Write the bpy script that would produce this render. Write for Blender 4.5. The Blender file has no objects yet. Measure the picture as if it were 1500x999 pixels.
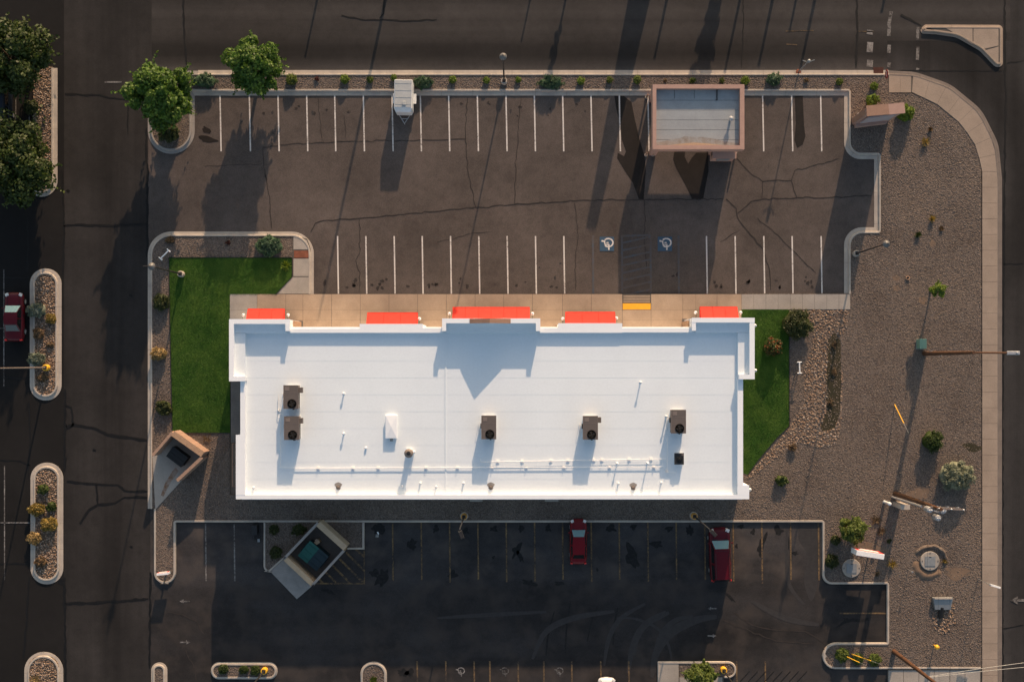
import bpy, bmesh, math, random
import numpy as np
from mathutils import Vector, Matrix, noise as mnoise
random.seed(7); rng = np.random.default_rng(11)
SC = bpy.context.scene; COL = SC.collection
# ------------------------------------------------------------------ camera, sky, sun, exposure
# survey frame: metres, origin on the ground below the drone; 15.2 image px = 1 m on the ground
S = 15.2; H = 110.0; NX, NY = 755.0, 530.0
cam_d = bpy.data.cameras.new('camera'); cam = bpy.data.objects.new('camera', cam_d); COL.objects.link(cam)
cam.location = (0, 0, H); cam.rotation_euler = (0, 0, 0)
cam_d.sensor_width = 36; cam_d.lens = 36*S*H/1500
cam_d.shift_x = -(NX-750)/1500; cam_d.shift_y = (NY-499.5)/1500
cam_d.clip_start = 1; cam_d.clip_end = 3000
SC.camera = cam
ELEV = math.radians(15.6); AZ = math.atan2(.21, 1.0)          # azimuth clockwise from +Y
sun_dir = Vector((math.sin(AZ)*math.cos(ELEV), math.cos(AZ)*math.cos(ELEV), math.sin(ELEV)))
w = bpy.data.worlds.new('World'); SC.world = w; w.use_nodes = True
nt = w.node_tree; bg = nt.nodes['Background']
sky = nt.nodes.new('ShaderNodeTexSky'); sky.sky_type = 'NISHITA'; sky.sun_disc = False
sky.sun_elevation = ELEV; sky.sun_rotation = AZ; sky.air_density = 1.0; sky.dust_density = 1.6; sky.ozone_density = 0
nt.links.new(sky.outputs[0], bg.inputs[0]); bg.inputs[1].default_value = 0.104
sd = bpy.data.lights.new('sun', 'SUN'); sd.energy = 3.5; sd.angle = math.radians(.5); sd.color = (1.0, .705, .475)
sun = bpy.data.objects.new('sun', sd); COL.objects.link(sun); sun.location = (0, 0, 200)
sun.rotation_euler = (-sun_dir).to_track_quat('-Z', 'Y').to_euler()
SC.view_settings.view_transform = 'Standard'; SC.view_settings.look = 'None'
SC.view_settings.gamma = 1.0; SC.view_settings.use_curve_mapping = False
SC.view_settings.exposure = 0.85

# ------------------------------------------------------------------ helpers
def G(px, py, z=0.0):
    k = (1-z/H)/S
    return ((px-NX)*k, (NY-py)*k, z)
def G2(px, py, z=0.0):
    return G(px, py, z)[:2]
def tag(o, label=None, cat=None, group=None, kind=None):
    if label: o['label'] = label
    if cat: o['category'] = cat
    if group: o['group'] = group
    if kind: o['kind'] = kind
    return o
def empty(name, loc=(0, 0, 0), rz=0, parent=None):
    o = bpy.data.objects.new(name, None); COL.objects.link(o)
    o.location = loc; o.rotation_euler = (0, 0, rz); o.empty_display_size = .3
    if parent: o.parent = parent
    return o
def thing(name, label, cat, loc=(0, 0, 0), rz=0, group=None):
    return tag(empty(name, loc, rz), label, cat, group)
def link(name, me, mat, parent=None):
    o = bpy.data.objects.new(name, me); COL.objects.link(o)
    if mat and not me.materials: me.materials.append(mat)
    if parent: o.parent = parent
    return o
class MB:
    def __init__(s): s.v = []; s.f = []
    def add(s, vs, fs):
        n = len(s.v); s.v += [tuple(p) for p in vs]; s.f += [tuple(i+n for i in f) for f in fs]; return s
    def box(s, c, d, rz=0, taper=1.0):
        x, y, z = c; a, b, h = d[0]/2, d[1]/2, d[2]/2
        cs, sn = math.cos(rz), math.sin(rz); vs = []
        for zz, t in ((-h, 1), (h, taper)):
            for (u, v) in ((-a, -b), (a, -b), (a, b), (-a, b)):
                u *= t; v *= t
                vs.append((x+u*cs-v*sn, y+u*sn+v*cs, z+zz))
        return s.add(vs, [(3, 2, 1, 0), (4, 5, 6, 7), (0, 1, 5, 4), (1, 2, 6, 5), (2, 3, 7, 6), (3, 0, 4, 7)])
    def prism(s, poly, z0, z1):
        n = len(poly)
        a = sum(poly[i][0]*poly[(i+1) % n][1]-poly[(i+1) % n][0]*poly[i][1] for i in range(n))
        if a < 0: poly = poly[::-1]
        t = z1 if isinstance(z1, (list, tuple)) else [z1]*n
        vs = [(p[0], p[1], z0) for p in poly]+[(p[0], p[1], t[i]) for i, p in enumerate(poly)]
        fs = [tuple(range(n-1, -1, -1)), tuple(range(n, 2*n))]
        fs += [(i, (i+1) % n, n+(i+1) % n, n+i) for i in range(n)]
        return s.add(vs, fs)
    def sheet(s, poly, z):
        n = len(poly)
        a = sum(poly[i][0]*poly[(i+1) % n][1]-poly[(i+1) % n][0]*poly[i][1] for i in range(n))
        if a < 0: poly = poly[::-1]
        return s.add([(p[0], p[1], z) for p in poly], [tuple(range(n))])
    def tube(s, p0, p1, r0, r1=None, n=8):
        r1 = r0 if r1 is None else r1
        p0, p1 = Vector(p0), Vector(p1); d = (p1-p0)
        q = d.to_track_quat('Z', 'Y'); vs = []
        for p, r in ((p0, r0), (p1, r1)):
            for i in range(n):
                a = 2*math.pi*i/n
                vs.append(p+q @ Vector((r*math.cos(a), r*math.sin(a), 0)))
        fs = [(i, (i+1) % n, n+(i+1) % n, n+i) for i in range(n)]
        return s.add(vs, fs+[tuple(range(n-1, -1, -1)), tuple(range(n, 2*n))])
    def path(s, pts, r, n=6):
        pts = [Vector(p) for p in pts]; m = len(pts); rs = r if isinstance(r, (list, tuple)) else [r]*m; vs = []
        for k, p in enumerate(pts):
            d = (pts[min(k+1, m-1)]-pts[max(k-1, 0)])
            q = d.to_track_quat('Z', 'Y')
            for i in range(n):
                a = 2*math.pi*i/n
                vs.append(p+q @ Vector((rs[k]*math.cos(a), rs[k]*math.sin(a), 0)))
        fs = [(k*n+i, k*n+(i+1) % n, (k+1)*n+(i+1) % n, (k+1)*n+i) for k in range(m-1) for i in range(n)]
        return s.add(vs, fs+[tuple(range(n-1, -1, -1)), tuple(range((m-1)*n, m*n))])
    def lathe(s, c, prof, n=16):
        vs = []; m = len(prof)
        for (r, z) in prof:
            for i in range(n):
                a = 2*math.pi*i/n; vs.append((c[0]+r*math.cos(a), c[1]+r*math.sin(a), c[2]+z))
        fs = [(k*n+i, k*n+(i+1) % n, (k+1)*n+(i+1) % n, (k+1)*n+i) for k in range(m-1) for i in range(n)]
        return s.add(vs, fs+[tuple(range(n-1, -1, -1)), tuple(range((m-1)*n, m*n))])
    def ribbon(s, pts, wd, z):
        m = len(pts); vs = []
        for k in range(m):
            a, b = pts[max(k-1, 0)], pts[min(k+1, m-1)]
            dx, dy = b[0]-a[0], b[1]-a[1]; l = math.hypot(dx, dy) or 1
            ww = wd[k] if isinstance(wd, (list, tuple)) else wd
            nx, ny = -dy/l*ww/2, dx/l*ww/2
            vs += [(pts[k][0]+nx, pts[k][1]+ny, z), (pts[k][0]-nx, pts[k][1]-ny, z)]
        return s.add(vs, [(2*k+1, 2*k+3, 2*k+2, 2*k) for k in range(m-1)])
    def build(s, name, mat, parent=None, smooth=False, bevel=0, sub=0):
        me = bpy.data.meshes.new(name); me.from_pydata(s.v, [], s.f); me.update()
        if smooth:
            me.polygons.foreach_set('use_smooth', [True]*len(me.polygons))
        o = link(name, me, mat, parent)
        if bevel:
            m = o.modifiers.new('bevel', 'BEVEL'); m.width = bevel; m.segments = 2; m.limit_method = 'ANGLE'
        if sub:
            m = o.modifiers.new('sub', 'SUBSURF'); m.levels = sub; m.render_levels = sub
        return o
def np_mesh(name, V, F, mat, parent=None, smooth=False):
    """V (n,3), F (m,k) all faces k-gons"""
    me = bpy.data.meshes.new(name); n, m, k = len(V), len(F), F.shape[1]
    me.vertices.add(n); me.vertices.foreach_set('co', np.ascontiguousarray(V, dtype=np.float32).ravel())
    me.loops.add(m*k); me.loops.foreach_set('vertex_index', np.ascontiguousarray(F, dtype=np.int32).ravel())
    me.polygons.add(m); me.polygons.foreach_set('loop_start', np.arange(0, m*k, k, dtype=np.int32))
    me.polygons.foreach_set('loop_total', np.full(m, k, dtype=np.int32))
    if smooth: me.polygons.foreach_set('use_smooth', np.ones(m, dtype=bool))
    me.update(calc_edges=True); me.validate()
    return link(name, me, mat, parent)
def copy_tree(o, parent=None):
    c = o.copy(); COL.objects.link(c); c.parent = parent
    for ch in list(o.children): copy_tree(ch, c)
    return c
def rounded(pts, n=7, closed=False):
    """pts: (x, y[, r]) -> polyline with filleted corners, in whatever unit"""
    out = []; m = len(pts)
    for i, p in enumerate(pts):
        r = p[2] if len(p) > 2 else 0
        if r == 0 or (not closed and i in (0, m-1)): out.append((p[0], p[1])); continue
        a, b = pts[(i-1) % m], pts[(i+1) % m]
        P = Vector(p[:2]); u = (Vector(a[:2])-P); v = (Vector(b[:2])-P)
        u.normalize(); v.normalize(); ang = u.angle(v)
        t = r/math.tan(ang/2); c = P+(u+v).normalized()*(r/math.sin(ang/2))
        s0, s1 = P+u*t-c, P+v*t-c
        a0 = math.atan2(s0.y, s0.x); da = math.atan2(s1.y, s1.x)-a0
        da = (da+math.pi) % (2*math.pi)-math.pi
        for k in range(n+1):
            aa = a0+da*k/n; out.append((c.x+r*math.cos(aa), c.y+r*math.sin(aa)))
    return out
def W(pts): return [G2(p[0], p[1]) for p in pts]
def inside(X, Y, poly):
    r = np.zeros(len(X), bool); n = len(poly)
    for i in range(n):
        x0, y0 = poly[i]; x1, y1 = poly[(i+1) % n]
        if y0 == y1: continue
        c = ((y0 > Y) != (y1 > Y)) & (X < (x1-x0)*(Y-y0)/(y1-y0)+x0)
        r ^= c
    return r

# ------------------------------------------------------------------ materials
class NT:
    def __init__(s, name):
        s.m = bpy.data.materials.new(name); s.m.use_nodes = True; s.t = s.m.node_tree
        s.b = s.t.nodes['Principled BSDF']; s.o = s.t.nodes['Material Output']
        s.pos = s.t.nodes.new('ShaderNodeNewGeometry')
    def n(s, ty, **kw):
        q = s.t.nodes.new(ty)
        for k, v in kw.items(): setattr(q, k, v)
        return q
    def l(s, a, b): s.t.links.new(a, b)
    def noise(s, scale, detail=4, rough=.6, stretch=None, offs=None):
        q = s.n('ShaderNodeTexNoise'); q.inputs['Scale'].default_value = scale
        q.inputs['Detail'].default_value = detail; q.inputs['Roughness'].default_value = rough
        src = s.pos.outputs['Position']
        if stretch or offs:
            mp = s.n('ShaderNodeMapping'); s.l(src, mp.inputs['Vector'])
            mp.inputs['Scale'].default_value = stretch or (1, 1, 1); mp.inputs['Location'].default_value = offs or (0, 0, 0)
            src = mp.outputs[0]
        s.l(src, q.inputs['Vector']); return q.outputs['Fac']
    def vor(s, scale, out='Color', feature='F1'):
        q = s.n('ShaderNodeTexVoronoi'); q.feature = feature; q.inputs['Scale'].default_value = scale
        s.l(s.pos.outputs['Position'], q.inputs['Vector']); return q.outputs[out]
    def ramp(s, fac, stops):
        q = s.n('ShaderNodeValToRGB'); e = q.color_ramp.elements
        while len(e) < len(stops): e.new(.5)
        for i, (p, c) in enumerate(stops):
            e[i].position = p; e[i].color = (*c, 1) if not isinstance(c, (int, float)) else (c, c, c, 1)
        s.l(fac, q.inputs[0]); return q.outputs[0]
    def mix(s, fac, a, b, mode='MIX'):
        q = s.n('ShaderNodeMix'); q.data_type = 'RGBA'; q.blend_type = mode
        for v, i in ((fac, 0), (a, 6), (b, 7)):
            if isinstance(v, (int, float)): q.inputs[i].default_value = v
            elif isinstance(v, tuple): q.inputs[i].default_value = (*v, 1)
            else: s.l(v, q.inputs[i])
        return q.outputs[2]
    def math(s, op, a, b):
        q = s.n('ShaderNodeMath'); q.operation = op
        for v, i in ((a, 0), (b, 1)):
            if isinstance(v, (int, float)): q.inputs[i].default_value = v
            else: s.l(v, q.inputs[i])
        return q.outputs[0]
    def bump(s, h, strength=.4, dist=.02):
        q = s.n('ShaderNodeBump'); q.inputs['Strength'].default_value = strength; q.inputs['Distance'].default_value = dist
        s.l(h, q.inputs['Height']); s.l(q.outputs[0], s.b.inputs['Normal'])
    def out(s, col=None, rough=.8, spec=.3, metal=0):
        if isinstance(col, tuple): s.b.inputs['Base Color'].default_value = (*col, 1)
        elif col is not None: s.l(col, s.b.inputs['Base Color'])
        s.b.inputs['Roughness'].default_value = rough; s.b.inputs['Specular IOR Level'].default_value = spec
        s.b.inputs['Metallic'].default_value = metal
        return s.m
def asphalt(name, c, streak=None, patch=.35, speck=.25, warm=None, smin=.5, band=None, ring=None):
    t = NT(name); c = tuple(c)
    big = t.noise(.12, 5, .6); med = t.noise(1.1, 5, .65); fine = t.noise(14, 3, .7)
    col = t.mix(t.ramp(big, [(.3, 0), (.7, 1)]), tuple(x*(1-patch) for x in c), tuple(x*(1+patch*.6) for x in c))
    if streak:
        st = t.noise(1.0, 4, .6, stretch=streak)
        col = t.mix(.85, col, t.ramp(st, [(.30, smin), (.48, .9), (.72, 1.35)]), 'MULTIPLY')
    col = t.mix(.7, col, t.ramp(med, [(.25, .72), (.5, 1.0), (.8, 1.22)]), 'MULTIPLY')
    col = t.mix(speck*2, col, t.ramp(fine, [(.3, .62), (.5, 1.0), (.72, 1.45)]), 'MULTIPLY')
    if warm:
        col = t.mix(t.ramp(t.noise(.5, 3, .5, offs=(13, 5, 0)), [(.45, 0), (.7, .7)]), col, warm)
    wob = t.math('MULTIPLY', t.math('SUBTRACT', t.noise(.25, 4, .6), .5), 1.6)
    if band:      # wheel-worn lanes: tone across the road (world y, tone)
        sx = t.n('ShaderNodeSeparateXYZ'); t.l(t.pos.outputs['Position'], sx.inputs[0]); lo, hi = band[0][0], band[-1][0]
        f = t.math('DIVIDE', t.math('SUBTRACT', t.math('ADD', sx.outputs[1], t.math('MULTIPLY', wob, band_wob)), lo), hi-lo)
        col = t.mix(.9, col, t.ramp(f, [((y-lo)/(hi-lo), v) for y, v in band]), 'MULTIPLY')
    if ring:      # polished curve where traffic turns
        d = t.n('ShaderNodeVectorMath'); d.operation = 'DISTANCE'; t.l(t.pos.outputs['Position'], d.inputs[0]); d.inputs[1].default_value = ring[0]
        f = t.math('DIVIDE', t.math('ADD', d.outputs['Value'], t.math('MULTIPLY', wob, .3)), 24)
        col = t.mix(.9, col, t.ramp(f, [(q/24, v) for q, v in ring[1]]), 'MULTIPLY')
    t.bump(t.mix(.5, fine, t.noise(45, 2, .6)), .35, .02)
    return t.out(col, .9, .25)
band_wob = .18
def rough_mat(name, c, c2=None, scale=1.5, fine=12, rough=.85, spec=.25, bump=.25, dist=.01, stretch=None, amt=1.0):
    t = NT(name); c2 = c2 or tuple(x*.7 for x in c)
    a = t.noise(scale, 5, .65, stretch=stretch); b = t.noise(fine, 4, .65)
    col = t.mix(t.ramp(a, [(.35, 0), (.68, 1)]), c, c2)
    col = t.mix(.6*amt, col, t.ramp(b, [(.25, .75), (.5, 1.0), (.78, 1.2)]), 'MULTIPLY')
    if bump: t.bump(b, bump, dist)
    return t.out(col, rough, spec)
def gravel_mat(name, cols, vs=7):
    t = NT(name)
    v = t.vor(vs); sep = t.n('ShaderNodeSeparateColor'); t.l(v, sep.inputs[0])
    n = len(cols); col = t.ramp(sep.outputs[0], [(i/(n-1), c) for i, c in enumerate(cols)])
    d = t.vor(vs, 'Distance')
    col = t.mix(.8, col, t.ramp(d, [(.25, 1.1), (.75, .55)]), 'MULTIPLY')
    col = t.mix(.7, col, t.ramp(t.noise(.22, 6, .68), [(.3, (.66, .62, .60)), (.5, (1, 1, 1)), (.7, (1.22, 1.16, 1.08))]), 'MULTIPLY')
    t.bump(t.math('SUBTRACT', 1.0, d), .8, .06)
    return t.out(col, .95, .15)
def island_mat(name, cols, rough=.9, var=True):
    """each separate stone or leaf takes its own tone"""
    t = NT(name); n = len(cols)
    col = t.ramp(t.pos.outputs['Random Per Island'], [(i/(n-1), c) for i, c in enumerate(cols)])
    return t.out(col, rough, .2)
def leaf_mat(name, cols, trans=.35):
    t = NT(name); n = len(cols)
    col = t.ramp(t.pos.outputs['Random Per Island'], [(i/(n-1), c) for i, c in enumerate(cols)])
    col = t.mix(.8, col, t.ramp(t.noise(1.3, 3, .6), [(.3, .6), (.5, 1.0), (.7, 1.3)]), 'MULTIPLY')
    if name == 'turf_blade': col = t.mix(.85, col, t.ramp(t.noise(.45, 5, .65), [(.3, (.55, .62, .6)), (.5, (1.0, 1.0, 1.0)), (.7, (1.5, 1.25, 1.1))]), 'MULTIPLY')
    t.out(col, .55, .3)
    tr = t.n('ShaderNodeBsdfTranslucent'); t.l(t.mix(1.0, col, (1.25, 1.2, .6), 'MULTIPLY'), tr.inputs[0])
    mx = t.n('ShaderNodeMixShader'); mx.inputs[0].default_value = trans
    t.l(t.b.outputs[0], mx.inputs[1]); t.l(tr.outputs[0], mx.inputs[2]); t.l(mx.outputs[0], t.o.inputs[0])
    return t.m
def plain(name, c, rough=.5, metal=0, spec=.4): 
    t = NT(name); a = t.noise(3, 4, .6)
    return t.out(t.mix(.5, c, t.ramp(a, [(.3, .85), (.7, 1.12)]), 'MULTIPLY'), rough, spec, metal)
def paint_mat(name, c, under, lo=.36, hi=.55):
    t = NT(name); a = t.noise(5, 5, .75); b = t.noise(.5, 3, .6)
    f = t.ramp(t.mix(.4, a, b), [(lo, 0), (hi, 1)])
    return t.out(t.mix(f, under, c), .8, .2)
def brick_mat(name, a, b, mortar, sc=3.2):
    t = NT(name); br = t.n('ShaderNodeTexBrick')
    tc = t.n('ShaderNodeTexCoord'); t.l(tc.outputs['Object'], br.inputs['Vector'])
    br.inputs['Scale'].default_value = sc; br.inputs['Mortar Size'].default_value = .015
    br.inputs['Color1'].default_value = (*a, 1); br.inputs['Color2'].default_value = (*b, 1); br.inputs['Mortar'].default_value = (*mortar, 1)
    col = t.mix(.6, br.outputs[0], t.ramp(t.noise(6, 4, .6), [(.3, .8), (.7, 1.15)]), 'MULTIPLY')
    return t.out(col, .9, .2)

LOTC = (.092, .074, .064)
M = {}
M['dirt'] = rough_mat('dirt', (.20, .15, .11), (.13, .10, .08), .2, 6)
M['street'] = asphalt('street_asphalt', (.037, .033, .0305), streak=(.006, .28, 1), patch=.25, speck=.25, smin=.55, band=[(27.5, 1.7), (28.3, 1.6), (28.75, 1.15), (29.6, .62), (30.4, .66), (31.3, 1.0), (32.1, 1.25), (32.9, .95), (33.8, 1.25), (34.8, .95), (36, 1.2), (44, 1.1)])
M['side_street'] = asphalt('side_street_asphalt', (.030, .0275, .0265), streak=(.5, .012, 1), patch=.2, speck=.25, ring=((35.2, 17.4, 0), [(0, 1.3), (10.8, 1.5), (12.0, 1.0), (13.4, .55), (15.5, .6), (17.5, 1.15), (24, 1.2)]))
M['drive'] = asphalt('drive_asphalt', (.027, .0242, .0228), streak=(.32, .010, 1), patch=.4, smin=.42, speck=.25)
M['west_lot'] = asphalt('west_lot_asphalt', (.010, .0092, .009), patch=.3)  # base colour darkened to include tree shade and edge darkening
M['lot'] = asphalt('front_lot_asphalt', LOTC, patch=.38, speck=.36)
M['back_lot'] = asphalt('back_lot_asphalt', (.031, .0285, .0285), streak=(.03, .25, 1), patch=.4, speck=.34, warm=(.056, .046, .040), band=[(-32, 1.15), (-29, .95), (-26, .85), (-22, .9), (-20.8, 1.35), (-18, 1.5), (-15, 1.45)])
M['tar'] = rough_mat('tar', (.004, .004, .004), (.008, .0075, .007), 3, 20, rough=.6)
M['crack'] = rough_mat('crack_fill', (.026, .021, .018), (.040, .033, .029), 2, 20, rough=.8)
def stain_mat(name, c, under, lo=.42, hi=.56):
    t = NT(name); f = t.ramp(t.noise(2.2, 6, .72), [(lo, 0), (hi, 1)])
    return t.out(t.mix(f, under, c), .7, .3)
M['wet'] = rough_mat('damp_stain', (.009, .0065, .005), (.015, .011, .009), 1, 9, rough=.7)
M['oil'] = rough_mat('oil_stain', (.006, .006, .006), (.016, .015, .0145), 4, 15, rough=.7)
M['scuff'] = stain_mat('worn_light', (.041, .0375, .036), (.029, .0265, .026), .40, .70)
M['scuff_old'] = rough_mat('worn_light', (.046, .041, .038), (.036, .032, .030), 2, 15)
M['kerb'] = rough_mat('kerb_concrete', (.46, .40, .33), (.34, .30, .26), .9, 14)
M['kerb_grey'] = rough_mat('kerb_concrete_grey', (.32, .29, .26), (.23, .21, .19), .9, 14)
M['walk_tan'] = rough_mat('walk_tan', (.40, .30, .215), (.33, .245, .175), .7, 10)
M['walk_grey'] = rough_mat('walk_grey', (.36, .32, .275), (.29, .26, .225), .6, 10)
M['sidewalk'] = rough_mat('sidewalk_concrete', (.34, .265, .205), (.275, .215, .165), .5, 10)
M['joint'] = rough_mat('joint_dirt', (.12, .10, .08), (.09, .08, .07), 2, 12)
M['gutter'] = rough_mat('gutter_concrete', (.20, .165, .14), (.15, .125, .108), .9, 12)
M['slab_dark'] = rough_mat('slab_dark', (.16, .145, .13), (.12, .11, .10), 1, 10)
M['gravel'] = gravel_mat('gravel', [(.115, .091, .074), (.158, .124, .102), (.19, .148, .119), (.14, .115, .098), (.215, .174, .145)], 9)
M['gravel_stone'] = island_mat('gravel_stone', [(.115, .093, .078), (.185, .15, .125), (.15, .123, .104), (.235, .19, .158), (.13, .107, .092), (.18, .14, .113)])
M['river'] = island_mat('river_stone', [(.15, .09, .058), (.28, .19, .125), (.12, .09, .07), (.34, .25, .18), (.21, .13, .085), (.38, .31, .25), (.16, .11, .08)])
M['river_bed'] = rough_mat('river_bed', (.12, .085, .06), (.08, .06, .042), 2, 14)
M['soil'] = rough_mat('soil', (.20, .135, .09), (.15, .105, .075), 1.5, 9)
M['moss'] = rough_mat('damp_soil', (.045, .036, .02), (.03, .028, .014), 1.2, 9)
M['turf'] = rough_mat('turf', (.030, .078, .013), (.068, .122, .022), .45, 10, spec=.05, bump=.5, dist=.03)
M['blade'] = leaf_mat('turf_blade', [(.036, .085, .012), (.058, .135, .019), (.046, .112, .015), (.074, .145, .026)], .25)
M['white_line'] = paint_mat('white_paint', (.62, .57, .52), LOTC, .33, .50)
M['white_worn'] = paint_mat('white_paint_worn', (.30, .285, .27), (.036, .032, .030), .42, .64)
M['yellow_worn'] = paint_mat('yellow_paint_worn', (.27, .17, .075), (.036, .032, .030), .42, .66)
M['blue_worn'] = paint_mat('blue_paint_worn', (.055, .088, .12), LOTC, .42, .70)
M['blue'] = paint_mat('blue_paint', (.045, .085, .13), LOTC, .28, .42)
M['street_white'] = paint_mat('street_white', (.26, .24, .22), (.036, .031, .028), .40, .62)
M['street_yellow'] = paint_mat('street_yellow', (.15, .10, .05), (.036, .031, .028), .42, .66)
M['roof'] = rough_mat('roof_membrane', (.75, .81, .84), (.72, .78, .81), .35, 5, rough=.55, spec=.3, bump=.12, dist=.02, amt=.28)
M['cap'] = rough_mat('white_stucco', (.82, .85, .87), (.79, .82, .84), 1, 20, rough=.7, amt=.25, bump=.1)
M['wall'] = rough_mat('wall_stucco', (.62, .56, .48), (.56, .50, .43), 1, 20, amt=.4)
M['red'] = rough_mat('red_canvas', (.72, .044, .028), (.66, .038, .024), 2, 30, rough=.8, amt=.3, bump=.1)
M['red_seam'] = rough_mat('red_canvas_seam', (.55, .04, .025), (.50, .035, .022), 2, 30)
M['terra'] = rough_mat('terracotta_cap', (.33, .20, .14), (.28, .17, .12), 2, 14)
M['tan_brick'] = brick_mat('tan_brick', (.42, .26, .16), (.36, .22, .135), (.40, .31, .22))
M['pink'] = rough_mat('pink_stucco', (.42, .27, .215), (.37, .235, .19), 1.5, 16, amt=.5)
M['pink_brick'] = brick_mat('pink_brick', (.36, .23, .165), (.30, .19, .135), (.32, .25, .20))
M['tan'] = rough_mat('tan_block', (.46, .35, .23), (.40, .30, .20), 1.5, 14, amt=.6)
M['block_grey'] = rough_mat('grey_block', (.30, .28, .26), (.24, .225, .21), 1.5, 14)
M['hvac'] = rough_mat('hvac_paint', (.125, .106, .096), (.11, .093, .085), 1.5, 12, rough=.5, amt=.4, bump=0)
M['hvac_side'] = rough_mat('hvac_panel', (.20, .165, .145), (.17, .14, .125), 1.5, 12, rough=.5, amt=.4, bump=0)
M['black'] = plain('black_metal', (.006, .006, .006), .5)
M['dark'] = plain('dark_metal', (.022, .021, .021), .5)
M['grey'] = plain('grey_metal', (.26, .27, .27), .5, .3)
M['galv'] = plain('galvanised', (.42, .42, .42), .4, .4)
M['white'] = plain('white_metal', (.78, .78, .77), .45)
M['canopy'] = rough_mat('canopy_deck', (.32, .34, .345), (.275, .29, .295), .8, 8, rough=.7, amt=.5)
M['rust'] = stain_mat('rust_stain', (.19, .15, .115), (.32, .34, .345), .25, .75)
M['rust_pad'] = stain_mat('rust_pad', (.19, .10, .055), (.36, .32, .275), .22, .62)
M['yellow'] = plain('yellow_paint', (.80, .43, .03), .6)
M['orange'] = plain('orange_paint', (.62, .30, .06), .6)
M['tactile'] = rough_mat('tactile_yellow', (.80, .40, .03), (.74, .36, .03), 2, 14, amt=.3)
M['tactile_red'] = rough_mat('tactile_red', (.24, .085, .05), (.17, .06, .035), 2, 9)
M['wood'] = rough_mat('pole_wood', (.115, .055, .028), (.07, .036, .022), 4, 14, stretch=(1, 1, .2))
M['green'] = plain('green_paint', (.17, .30, .22), .5)
M['lamp_grey'] = plain('lamp_grey', (.13, .13, .132), .5, .2)
M['teal'] = plain('teal_plastic', (.010, .085, .068), .5)
M['teal_dark'] = plain('dark_teal', (.008, .022, .028), .5)
M['trailer'] = plain('trailer_skin', (.66, .67, .66), .35)
M['trailer_roof'] = rough_mat('trailer_roof', (.43, .44, .43), (.37, .38, .37), 1.3, 8, rough=.4, amt=.5, bump=0)
M['lens'] = plain('lamp_lens', (.75, .72, .66), .2)
def carpaint(name, c):
    t = NT(name); m = t.out(c, .30, .22); t.b.inputs['Coat Weight'].default_value = .12; t.b.inputs['Coat Roughness'].default_value = .05; return m
M['car_red'] = carpaint('red_car_paint', (.16, .004, .008))
M['car_maroon'] = carpaint('maroon_car_paint', (.085, .005, .010))
M['car_white'] = carpaint('white_car_paint', (.72, .70, .68))
M['car_dark'] = carpaint('navy_car_paint', (.012, .018, .030))
M['glass'] = plain('tinted_glass', (.010, .012, .013), .06, 0, .6)
t_ = NT('windscreen_glass'); M['screen'] = t_.out((.20, .33, .34), .12, .9, .3)  # pale teal base colour stands in for reflected sky
M['tyre'] = plain('tyre_rubber', (.012, .012, .012), .8)
M['sign_red'] = plain('sign_red', (.60, .035, .03), .5)
M['stop_red'] = plain('stop_red', (.24, .02, .02), .5)
M['stop_red_dark'] = rough_mat('rusty_grate', (.075, .028, .020), (.05, .02, .015), 3, 20)
M['mauve'] = rough_mat('sign_panel', (.40, .35, .36), (.34, .30, .31), 2, 10)
M['leaf_tree'] = leaf_mat('leaf_tree', [(.024, .060, .007), (.055, .118, .012), (.115, .195, .024), (.036, .078, .009)], 0.28)
M['leaf_olive'] = leaf_mat('leaf_olive', [(.018, .033, .005), (.034, .056, .008), (.054, .078, .013), (.024, .042, .006)], .25)
M['leaf_green'] = leaf_mat('leaf_green', [(.060, .093, .018), (.098, .135, .024), (.143, .180, .039), (.075, .108, .018)])
M['leaf_lime'] = leaf_mat('leaf_lime', [(.069, .125, .015), (.125, .194, .022), (.175, .225, .037), (.088, .150, .015)])
M['leaf_dark'] = leaf_mat('leaf_dark', [(.022, .034, .009), (.036, .050, .012), (.055, .062, .016), (.028, .042, .010)], .22)
M['leaf_juniper'] = leaf_mat('leaf_juniper', [(.034, .075, .042), (.055, .107, .060), (.078, .137, .078), (.044, .088, .047)])
M['leaf_sage'] = leaf_mat('leaf_sage', [(.105, .122, .075), (.155, .172, .11), (.215, .228, .155), (.125, .14, .09)], 0.15)
M['leaf_grey'] = leaf_mat('leaf_grey', [(.085, .11, .075), (.13, .155, .11), (.17, .19, .14), (.09, .12, .08)], .2)
M['leaf_tan'] = leaf_mat('leaf_tan', [(.24, .16, .055), (.32, .22, .09), (.40, .28, .13), (.20, .14, .045)], .3)
M['leaf_gold'] = leaf_mat('leaf_gold', [(.17, .12, .025), (.24, .165, .035), (.30, .21, .06), (.13, .10, .02)], .3)
M['leaf_dry'] = leaf_mat('leaf_dry', [(.09, .055, .028), (.14, .085, .045), (.18, .12, .06), (.07, .045, .025)], .2)
M['leaf_red'] = leaf_mat('leaf_red', [(.03, .05, .01), (.045, .07, .014), (.06, .085, .018), (.05, .075, .015), (.035, .055, .011), (.055, .08, .016), (.05, .06, .015), (.34, .08, .03), (.30, .07, .03)], .25)
M['leaf_maroon'] = leaf_mat('leaf_maroon', [(.05, .012, .010), (.08, .02, .014), (.10, .03, .02), (.06, .016, .012)], .2)
M['bark'] = rough_mat('bark', (.10, .075, .055), (.065, .05, .038), 5, 20)

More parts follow.
